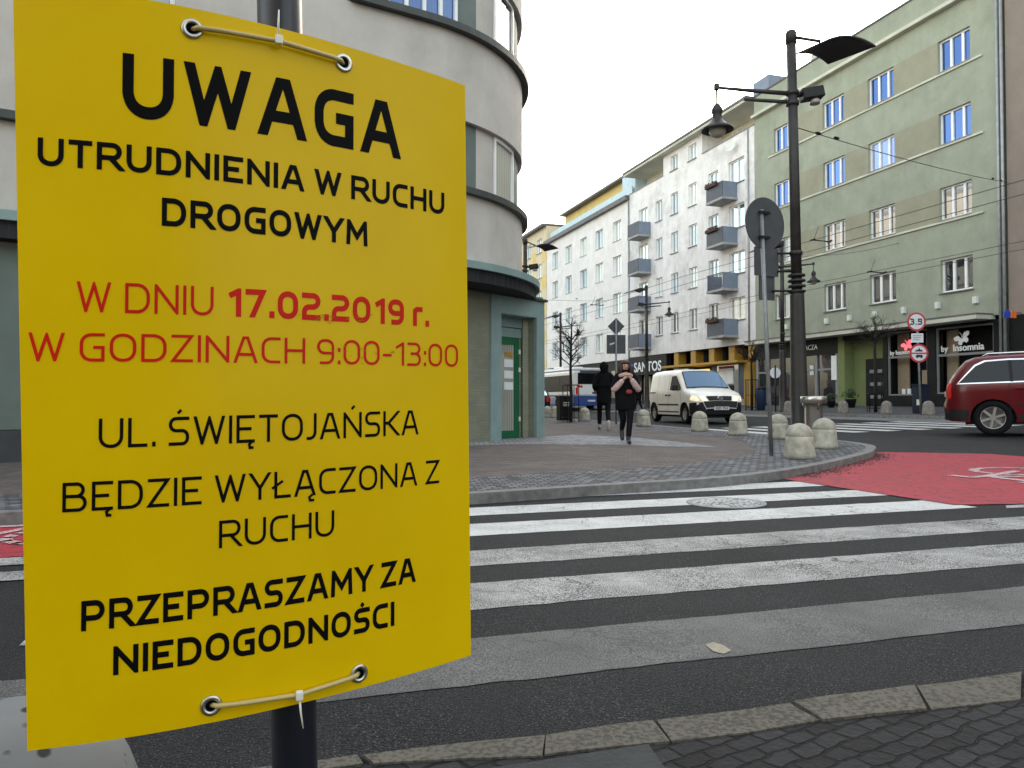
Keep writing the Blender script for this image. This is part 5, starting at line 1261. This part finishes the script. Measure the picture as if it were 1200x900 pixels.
def wheel(parent, x, y, r, rimr, spokes, w_=.2):
    sg = 1 if y > 0 else -1; t = bpy.data.objects.new('wheel', None)
    ty = MB(); pr = [(rimr, -.5), (r*.9, -.5), (r*.98, -.38), (r, -.2), (r, .2), (r*.98, .38), (r*.9, .5), (rimr, .5), (rimr*.96, .3), (rimr*.96, -.5)]
    rot = lambda q: [(x+q_[0], y+q_[2], r+q_[1]) for q_ in q]
    rings = [[(x+p*math.cos(a), y+k*w_*sg, r+p*math.sin(a)) for a in [2*math.pi*q/28 for q in range(28)]] for p, k in pr]
    o = ty.loft(rings, True, False).build('wheel', mt['rubber'], parent)
    rm = MB().loft([[(x+p*math.cos(a), y+k*w_*sg, r+p*math.sin(a)) for a in [2*math.pi*q/28 for q in range(28)]] for p, k in ((rimr, .42), (rimr*.93, .46), (rimr*.9, .3), (rimr*.85, .1), (.01, .1))], True, False)
    for q in range(spokes):
        a = 2*math.pi*q/spokes+.3; d = Vector((math.cos(a), 0, math.sin(a))); c = Vector((x, y+sg*w_*.36, r)); u = Vector((-math.sin(a), 0, math.cos(a)))
        rm.obox(c+d*rimr*.5, tuple(d*rimr*.46), (0, .016, 0), tuple(u*rimr*.11))
    rm.obox((x, y+sg*w_*.38, r), (rimr*.2, 0, 0), (0, .02, 0), (0, 0, rimr*.2)); rm.build('rim', mt['alloy'], o); return o
def place(t, px, dist, head, off=0.):
    p = at(px, 470, dist); t.location = (p.x, p.y, g(p.x)+off); t.rotation_euler = (0, 0, math.atan2(head[1], head[0])); return p

# ---- red estate car at the right edge
mt['car_red'] = car_paint('dark_red_car_paint', (.1, .0008, .004))
t = thing('parked_car', 'dark red estate car with roof rails cut by the right edge of the photo', 'car', local=True)
SB_ = Body([(.1, .3), (.02, .45), (.0, .62), (.05, .78), (.06, 1.0), (.1, 1.12), (.26, 1.36), (.44, 1.57), (.62, 1.635), (1.0, 1.66), (1.8, 1.675), (2.55, 1.64), (3.4, 1.16), (4.2, 1.0), (4.62, .86), (4.76, .62), (4.74, .4), (4.66, .28)], .27, [(.9, .41), (3.78, .41)], 1.9, 1.02, .26, .1, .2)
body = SB_.body().build('body', mt['car_red'], t)
MB().box(.4, 4.4, -.7, .7, .22, .75).build('underbody', mt['trim'], t)
for sg in (1, -1):
    wp = [(.3, 1.1), (.62, 1.45), (.8, 1.535), (1.2, 1.555), (2.45, 1.53), (3.1, 1.13)]
    SB_.side([(.26, 1.075), (.6, 1.475), (.78, 1.565), (1.2, 1.585), (2.47, 1.555), (3.18, 1.1)], .004, sg).build('window_trim', mt['chrome_trim'], t)
    SB_.side(wp, .008, sg).build('window', mt['car_glass'], t)
    for x in (1.22, 2.1): SB_.side([(x, 1.105), (x+.06, 1.105), (x+.04, 1.545), (x-.02, 1.545)], .011, sg).build('pillar', mt['trim'], t)
    SB_.side([(1.35, .33), (3.3, .33), (3.32, .42), (1.33, .42)], .006, sg).build('sill_trim', mt['trim'], t)
    SB_.side([(1.28, .62), (3.35, .62), (3.35, .655), (1.28, .655)], .012, sg).build('side_strip', mt['trim'], t)
    SB_.side([(.03, .32), (.46, .32), (.47, .52), (.02, .56)], .01, sg).build('bumper', mt['trim'], t)
    SB_.side([(.075, .78), (.16, .78), (.17, 1.1), (.12, 1.12), (.08, 1.0)], .012, sg).build('tail_light', mt['tail_red'], t)
    for x in (1.2, 2.15): SB_.side([(x, .45), (x+.012, .45), (x+.012, 1.06), (x, 1.06)], .006, sg, .2).build('door_gap', mt['trim'], t)
    for x in (1.3, 2.25): MB().obox((x+.1, sg*(SB_.hw(x, .96)+.03), .96), (.1, 0, 0), (0, .015, 0), (0, 0, .018)).build('door_handle', mt['car_red'], t, .008)
    rl = MB().tube([(.75, sg*.62, 1.645), (.85, sg*.62, 1.71), (2.4, sg*.62, 1.715), (2.55, sg*.62, 1.66)], .02, 8).build('roof_rail', mt['chrome_trim'], t)
    MB().obox((2.95, sg*1.02, 1.15), (.07, 0, 0), (0, .12, 0), (0, 0, .08)).build('mirror', mt['car_red'], t, .03)
    for x in (.9, 3.78): wheel(t, x, sg*.82, .36, .235, 6, .23)
    SB_.side([(4.3, .78), (4.66, .72), (4.6, .86), (4.25, .93)], .01, sg).build('headlight', mt['chrome_trim'], t)
SB_.across((.14, 1.17), (.42, 1.54), .8, .76, .008).build('rear_window', mt['car_glass'], t); SB_.across((2.62, 1.6), (3.34, 1.19), .86, .9, .008).build('windscreen', mt['car_glass'], t)
MB().box(.02, .05, -.26, .26, .82, .94).build('number_plate', mt['plate_white'], t)
hd = RT*math.cos(R(31)) - FW*math.sin(R(31))
wl = at(1164, 470, 16.0)               # rear right wheel sits here
rt = Vector((hd.y, -hd.x, 0)); org = wl - hd*.9 - rt*.85
t.location = (org.x, org.y, g(org.x+1.)); t.rotation_euler = (0, -math.atan((g(org.x+4.)-g(org.x+1))/3.), math.atan2(hd.y, hd.x))

# ---- white panel van
mt['van_white'] = car_paint('cream_white_van_paint', (.76, .74, .68), .35)
t = thing('delivery_van', 'white panel van with lit headlights waiting behind the bollards', 'van', local=True)
VB = Body([(.05, .3), (0, .5), (.02, 1.0), (.1, 1.55), (.2, 1.73), (.42, 1.8), (1.2, 1.83), (2.2, 1.825), (2.75, 1.76), (3.42, 1.16), (3.95, 1.03), (4.2, .9), (4.34, .72), (4.4, .5), (4.36, .3)], .28, [(.78, .38), (3.5, .38)], 1.79, 1.05, .17, .11, .26)
VB.body().build('body', mt['van_white'], t); MB().box(.3, 4.1, -.62, .62, .2, .7).build('underbody', mt['trim'], t)
for sg in (1, -1):
    VB.side([(2.28, 1.12), (2.3, 1.6), (2.68, 1.62), (3.22, 1.2), (3.2, 1.1)], .006, sg).build('window', mt['car_glass'], t)
    VB.side([(3.92, .3), (4.36, .3), (4.4, .5), (4.345, .71), (3.92, .68), (3.9, .45)], .012, sg).build('bumper', mt['trim'], t)
    VB.side([(1.2, .6), (3.05, .6), (3.05, .65), (1.2, .65)], .012, sg).build('side_strip', mt['trim'], t)
    VB.side([(.04, 1.03), (1.0, 1.03), (1.0, 1.07), (.04, 1.07)], .008, sg).build('door_rail', mt['trim'], t)
    VB.side([(1.2, .36), (3.05, .36), (3.05, .4), (1.2, .4)], .008, sg).build('sill_trim', mt['trim'], t)
    for x in (1.15, 2.14, 3.22): VB.side([(x, .42), (x+.012, .42), (x+.012, 1.66 if x < 3 else 1.08), (x, 1.66 if x < 3 else 1.08)], .005, sg, .2).build('door_gap', mt['trim'], t)
    for x in (1.96, 2.25): MB().obox((x+.05, sg*(VB.hw(x, .95)+.02), .95), (.07, 0, 0), (0, .015, 0), (0, 0, .025)).build('door_handle', mt['trim'], t, .008)
    VB.side([(3.95, .78), (4.24, .74), (4.28, .78), (4.18, .9), (4.02, .95)], .014, sg).build('headlight', mt['head_lit'], t)
    MB().obox((3.05, sg*1.03, 1.2), (.06, 0, 0), (0, .1, 0), (0, 0, .1)).build('mirror', mt['trim'], t, .03)
    for x in (.78, 3.5): wheel(t, x, sg*.78, .315, .2, 5)
VB.across((2.78, 1.75), (3.42, 1.165), .92, .97, .005).build('windscreen_seal', mt['trim'], t); VB.across((2.82, 1.72), (3.38, 1.2), .87, .93, .01).build('windscreen', mt['screen_glass'], t)
VB.across((4.395, .52), (4.335, .73), 1.0, .98, .016).build('bumper', mt['trim'], t); VB.across((4.365, .3), (4.4, .5), 1.0, 1.0, .014).build('bumper', mt['trim'], t)
VB.across((4.33, .745), (4.22, .89), .62, .62, .012).build('grille', mt['trim'], t)
for f0, f1 in ((-.98, -.7), (.7, .98)): VB.across((4.33, .74), (4.21, .9), 1, 1, .014, f0, f1, 4).build('headlight', mt['head_lit'], t)
em = MB().tube([(4.315, .09*math.cos(a), .82+.09*math.sin(a)) for a in [2*math.pi*k/16 for k in range(17)]], .012, 6, False); em.tube([(4.32, -.05, .86), (4.32, -.02, .77), (4.32, 0, .82), (4.32, .02, .77), (4.32, .05, .86)], .009, 5); em.build('emblem', mt['chrome_trim'], t)
np_ = MB().box(4.415, 4.435, -.26, .26, .46, .57).build('number_plate', mt['plate_white'], t)
wd, ps = text_polys([('GD 7H', .2)], .16); m_ = MB()
for lay, q in ps: m_.quad(*[(4.437+.0006*lay, -.2+.4*p[0]/wd, .475+.08*p[1]) for p in q])
m_.build('numeral', mt['sign_black'], np_, fix=False)
for y in (-.3, .25): MB().tube([(3.46, y-.3, 1.14), (3.2, y+.15, 1.36)], .012, 5).build('wiper', mt['trim'], t)
vd = Vector((math.sin(R(11)), -math.cos(R(11)))); vd = (RT*vd.x + FW*vd.y).normalized()
wl = at(803, 470, 25.6); rt = Vector((vd.y, -vd.x, 0)); org = wl - vd*3.5 - rt*.85
t.location = (org.x, org.y, g(org.x)); t.rotation_euler = (0, 0, math.atan2(vd.y, vd.x))

# ---- dark hatchback half hidden by the doorway
mt['car_black'] = car_paint('black_car_paint', (.012, .013, .016), .2)
t = thing('parked_car', 'dark hatchback with bright rear window and red tail light beside the teal doorway', 'car', local=True)
HB = Body([(.1, .3), (.0, .5), (.03, .85), (.12, 1.0), (.55, 1.36), (.9, 1.44), (1.8, 1.46), (2.3, 1.4), (3.05, .98), (3.8, .84), (4.05, .66), (4.08, .45), (4.0, .28)], .25, [(.72, .35), (3.3, .35)], 1.72, .92, .3)
HB.body().build('body', mt['car_black'], t); MB().box(.3, 3.8, -.6, .6, .18, .6).build('underbody', mt['trim'], t)
for sg in (1, -1):
    HB.side([(.7, 1.0), (.85, 1.32), (1.7, 1.36), (2.25, 1.31), (2.75, .98)], .006, sg).build('window', mt['car_glass'], t)
    HB.side([(.03, .66), (.2, .66), (.24, .95), (.1, .98)], .012, sg).build('tail_light', mt['tail_red'], t)
    for x in (.72, 3.3): wheel(t, x, sg*.75, .3, .2, 5)
for f0, f1 in ((-.98, -.72), (.72, .98)): HB.across((.02, .68), (.04, .92), 1, 1, .012, f0, f1, 4).build('tail_light', mt['tail_red'], t)
HB.across((.15, 1.03), (.52, 1.34), .85, .8, .008).build('rear_window', mt['glass_bright'], t)
p = at(652, 470, 44); t.location = (p.x-1.0, p.y, g(p.x)); t.rotation_euler = (0, 0, R(97))

# ---- city bus
mt['bus_white'] = car_paint('white_bus_paint', (.68, .7, .72), .35); mt['bus_blue'] = car_paint('blue_bus_paint', (.03, .07, .26), .35)
t = thing('city_bus', 'white city bus with blue lower edge stopped behind the pedestrians', 'bus', local=True)
L_, W_, H_ = 11.5, 2.5, 2.85
MB().box(0, L_, -W_/2, W_/2, .95, 2.6).build('body', mt['bus_white'], t, .12); MB().box(.02, L_-.02, -W_/2+.01, W_/2-.01, .34, .945).build('skirt', mt['bus_blue'], t, .06)
MB().box(.05, L_-.05, -W_/2+.06, W_/2-.06, 2.605, 2.78).build('roof', mt['bus_white'], t, .08)
for x0, x1 in ((3, 5), (7, 9)): MB().box(x0, x1, -.7, .7, 2.785, 2.98).build('roof_unit', mt['bus_white'], t, .05)
for sg in (1, -1):
    MB().box(.35, L_-.3, sg*W_/2-.01, sg*W_/2+.012, 1.25, 2.32).build('window_band', mt['car_glass'], t)
    for k in range(6): MB().box(.6+k*1.8, .66+k*1.8, sg*W_/2-.01, sg*W_/2+.018, 1.25, 2.32).build('window_pillar', mt['trim'], t)
    for x in (2.8, 8.6): wheel(t, x, sg*1.12, .48, .28, 6, .26)
    MB().box(-.02, .02, sg*1.02-.08, sg*1.02+.08, 1.05, 1.5).build('tail_light', mt['tail_red'], t)
MB().box(-.014, .01, -.95, .95, 1.72, 2.45).build('rear_window', mt['car_glass'], t); MB().box(-.02, .01, -.8, .8, 2.42, 2.6).build('route_panel', mt['sign_back'], t)
MB().box(-.016, .005, .62, 1.0, 1.5, 1.64).build('sticker', mt['tail_red'], t); MB().box(-.016, .005, -.4, -.05, 1.1, 1.22).build('sticker', mt['navy_front'], t)
MB().box(-.018, .005, -.26, .26, .6, .72).build('number_plate', mt['plate_white'], t)
cn = at(672, 470, 49); t.location = (cn.x+W_/2, cn.y, g(cn.x+1)); t.rotation_euler = (0, 0, R(90))

# ================================================================== PEOPLE
mt['skin'] = M('skin', (.5, .29, .21), .55, var=.1, scale=20); mt['coat'] = M('black_wool', (.005, .005, .006), .9, var=.4, scale=30, spec=.15)
mt['trousers'] = M('black_trousers', (.005, .005, .0065), .85, spec=.15, var=.3, scale=30); mt['pink_knit'] = M('pale_pink_knit', (.52, .36, .34), .9, var=.2, scale=40, bmp=.3)
mt['auburn'] = M('auburn_hair', (.035, .011, .007), .6, var=.4, scale=40, streak=True); mt['dark_hair'] = M('dark_hair', (.015, .012, .011), .6, var=.3)
mt['shoe_white'] = M('pale_shoe', (.5, .48, .44), .6); mt['shoe_black'] = M('black_boot', (.012, .011, .011), .5); mt['red_bag'] = M('red_purse', (.25, .03, .025), .7)
def skin(name, V, E, m, parent, lv=2, root=0):
    me = bpy.data.meshes.new(name); me.from_pydata([v[:3] for v in V], E, []); o = bpy.data.objects.new(name, me); col.objects.link(o)
    md = o.modifiers.new('skin', 'SKIN'); md.use_smooth_shade = True; sb_ = o.modifiers.new('sub', 'SUBSURF'); sb_.levels = lv; sb_.render_levels = lv
    for i, v in enumerate(V):
        k = me.skin_vertices[0].data[i]; r = v[3]; k.radius = r if isinstance(r, tuple) else (r, r); k.use_root = (i == root)
    dg = bpy.context.evaluated_depsgraph_get(); nm = bpy.data.meshes.new_from_object(o.evaluated_get(dg)); bpy.data.objects.remove(o); bpy.data.meshes.remove(me)
    nm.name = name; nm.materials.clear(); nm.materials.append(m); nm.polygons.foreach_set('use_smooth', [True]*len(nm.polygons))
    return link(name, nm, parent)
def chain(V, E, start, pts):
    k = start
    for p in pts: V.append(p); E.append((k, len(V)-1)); k = len(V)-1
    return k
def hand(V, E, wrist_i, w, d, side):
    """palm and five bent fingers from the wrist along d; side = direction of the thumb"""
    w, d, side = Vector(w), Vector(d).normalized(), Vector(side).normalized(); nr = d.cross(side)
    pk = chain(V, E, wrist_i, [(*(w+d*.045), .024)])
    for k, ln in enumerate((.068, .078, .074, .058)):
        b = w + d*.085 + side*(.03-.02*k); chain(V, E, pk, [(*b, .0095), (*(b+d*ln*.5+nr*.008), .0085), (*(b+d*ln*.8+nr*.03), .007)])
    chain(V, E, pk, [(*(w+d*.04+side*.035), .0105), (*(w+d*.075+side*.055+nr*.01), .009), (*(w+d*.1+side*.05+nr*.02), .0075)])
def person(lab, loc, rz, J, cloth, H=1.68, hair='dark_hair', long_hair=False):
    """J: joints for left/right knee, ankle, elbow, wrist (x to the person's left = +x, forward = -y)"""
    t = thing('person', lab, 'person', loc, rz, local=True); s = H/1.7
    V = [(0, 0, .93, .13), (0, 0, 1.1, .12), (0, -.005, 1.3, .13), (0, 0, 1.44, .09), (0, -.01, 1.5, .052), (0, -.015, 1.56, .06), (0, -.02, 1.62, .085), (0, -.015, 1.68, .06)]; E = [(i, i+1) for i in range(7)]
    for sd in ('l', 'r'):
        q = 1 if sd == 'l' else -1; el, wr = Vector(J['e'+sd]), Vector(J['w'+sd])
        k = chain(V, E, 2, [(q*.1, 0, 1.41, .06), (q*.185, .005, 1.39, .052), (*Vector((q*.185, .005, 1.39)).lerp(el, .5), .045), (*el, .038), (*el.lerp(wr, .5), .036), (*wr, .026)])
        hand(V, E, k, wr, J.get('h'+sd, tuple(wr-el)), J.get('t'+sd, (-q, -.4, .3)))
        kn, an = Vector(J['k'+sd]), Vector(J['a'+sd]); toe = Vector(J.get('f'+sd, (0, -1, 0))).normalized()
        chain(V, E, 0, [(q*.09, 0, .87, .095), (*Vector((q*.1, 0, .85)).lerp(kn, .5), .078), (*kn, .056), (*kn.lerp(an, .4), .054), (*an, .036), (*(an+toe*.1-Vector((0, 0, .035))), .034), (*(an+toe*.17-Vector((0, 0, .05))), .026)])
    b = skin('body', V, E, mt['skin'], t)
    head = Vector((0, -.02, 1.615))
    for q in (1, -1):
        MB().ball(head+Vector((q*.03, -.078, .005)), .011, .008, .007, 8, 6).build('eye', mt['shoe_black'], b); MB().ball(head+Vector((q*.083, .01, -.01)), .012, .02, .03, 8, 6).build('ear', mt['skin'], b)
    MB().tube([head+Vector((0, -.08, .0)), head+Vector((0, -.1, -.028)), head+Vector((0, -.085, -.035))], [.008, .013, .008], 6).build('nose', mt['skin'], b)
    MB().ball(head+Vector((0, -.077, -.062)), .022, .008, .006, 8, 6).build('mouth', mt['red_bag'], b)
    h = MB(); h.ball(head+Vector((0, .04, .04)), .096, .088, .092, 18, 12); h.ball(head+Vector((0, -.0, .062)), .086, .086, .05, 16, 10)
    if long_hair:
        for k in range(46):
            a = R(-40+260*k/45); c = head+Vector((.09*math.cos(a), .035+.085*math.sin(a), .05)); dn = Vector((.055*math.cos(a)+rnd.gauss(0, .012), .05*math.sin(a)+.01, -.3+rnd.uniform(-.06, .05)))
            h.tube([c, c+dn*.4+Vector((.02*math.cos(a), .02*math.sin(a), 0)), c+dn], [.022, .026, .01], 5)
    h.build('hair', mt[hair], b)
    # clothes
    sk = lambda pts, nm, m: skin(nm, [p for p in pts], [(i, i+1) for i in range(len(pts)-1)], mt[m], b)
    for sd in ('l', 'r'):
        q = 1 if sd == 'l' else -1; el, wr = Vector(J['e'+sd]), Vector(J['w'+sd]); sh = Vector((q*.185, .005, 1.39))
        sk([(*Vector((q*.03, 0, 1.43)), .085), (*Vector((q*.11, 0, 1.42)), .08), (*sh, .074), (*sh.lerp(el, .5), .068), (*el, .062), (*el.lerp(wr, .5), .055), (*el.lerp(wr, .95), .042)], 'sleeve', cloth['sleeve'])
        if cloth.get('fore'): sk([(*sh.lerp(el, .8), .07), (*el, .076), (*el.lerp(wr, .5), .07), (*el.lerp(wr, .97), .05)], 'knit_sleeve', cloth['fore'])
        kn, an = Vector(J['k'+sd]), Vector(J['a'+sd]); toe = Vector(J.get('f'+sd, (0, -1, 0))).normalized()
        sk([(q*.075, 0, .98, .1), (q*.09, 0, .86, .105), (*Vector((q*.1, 0, .85)).lerp(kn, .5), .09), (*kn, .07), (*kn.lerp(an, .5), .065), (*kn.lerp(an, .93), .055)], 'trouser_leg', 'trousers')
        up = Vector((0, 0, 1)); so_ = an - Vector((0, 0, .05)); sk([(*(an+(kn-an).normalized()*(.14 if cloth['shoe'] == 'shoe_black' else .02)), .05), (*(an-toe*.01), .052), (*(so_+toe*.09), .05), (*(so_+toe*.2), .042)], 'shoe', cloth['shoe'])
    z0 = cloth['hem']; ft = cloth.get('fat', 1.1)
    MB().tube([(.075*math.cos(a), .0+.07*math.sin(a), 1.5) for a in [2*math.pi*k/16 for k in range(17)]], .035, 8, False).build('collar', mt[cloth['coat']], b)
    if cloth.get('hood'): MB().ball(head+Vector((0, .03, .0)), .118, .115, .14, 18, 12).build('hood', mt['coat'], b)
    skin('jacket', [(0, .0, z0, (.19*ft, .14*ft)), (0, 0, .95, (.19*ft, .14*ft)), (0, 0, 1.1, (.18*ft, .13*ft)), (0, 0, 1.28, (.19*ft, .13*ft)), (0, 0, 1.41, (.16, .11)), (0, -.005, 1.48, (.08, .08))], [(i, i+1) for i in range(5)], mt[cloth['coat']], b, 2, 1)
    t.scale = (s, s, s); return t, b
p = gnd(733, 519.5, .096)
tw_, bw_ = person('woman in black with auburn hair and pale pink sleeves raising both hands to her mouth', p, math.atan2(-p.y, -p.x)+R(90)+R(8),
    dict(kl=(.08, -.1, .5), al=(.03, -.2, .09), kr=(-.04, .03, .5), ar=(-.02, .42, .27), fr=(0, -.45, -.85), el=(.26, -.12, 1.1), wl=(.08, -.24, 1.35), hl=(-.6, -.2, .55), er=(-.26, -.12, 1.1), wr=(-.07, -.24, 1.33), hr=(.6, -.2, .55), tl=(0, -.2, 1), tr=(0, -.2, 1)),
    dict(sleeve='coat', coat='coat', shoe='shoe_black', hem=.66, fore='pink_knit', fat=1.22), 1.56, 'auburn', True)
sc_ = MB().tube([(.13*math.cos(a), -.0+.115*math.sin(a), 1.42+.015*math.sin(3*a)) for a in [2*math.pi*k/20 for k in range(21)]], .042, 8, False); sc_.build('scarf', mt['pink_knit'], bw_)
MB().ball((.03, -.27, 1.42), .075, .03, .026, 12, 8).build('pastry', mt['pink_knit'], bw_); MB().ball((.05, -.19, 1.07), .07, .045, .05, 12, 8).build('purse', mt['red_bag'], bw_)
p = gnd(708, 503.5, .096)
person('man in black hooded coat and pale soled shoes walking away beside the woman', p, math.atan2(-p.y, -p.x)+R(90)+R(185),
    dict(kl=(.1, -.2, .5), al=(.1, -.22, .09), kr=(-.09, .06, .48), ar=(-.08, .36, .2), fr=(0, -.55, -.8), el=(.26, .06, 1.12), wl=(.22, -.18, 1.02), er=(-.28, .0, 1.13), wr=(-.1, -.22, 1.2)),
    dict(sleeve='coat', coat='coat', shoe='shoe_white', hem=.62, hood=True), 1.78)
p = at(748, 470, 44); p = Vector((p.x, p.y, g(p.x)))
person('small distant person in dark clothes walking between the woman and the van', (p.x, p.y, g(p.x)), R(200),
    dict(kl=(.1, -.1, .5), al=(.08, -.2, .09), kr=(-.09, .04, .48), ar=(-.07, .26, .14), el=(.26, .04, 1.12), wl=(.24, -.12, .93), er=(-.26, .04, 1.12), wr=(-.24, -.12, .93)),
    dict(sleeve='coat', coat='coat', shoe='shoe_black', hem=.7), 1.7)
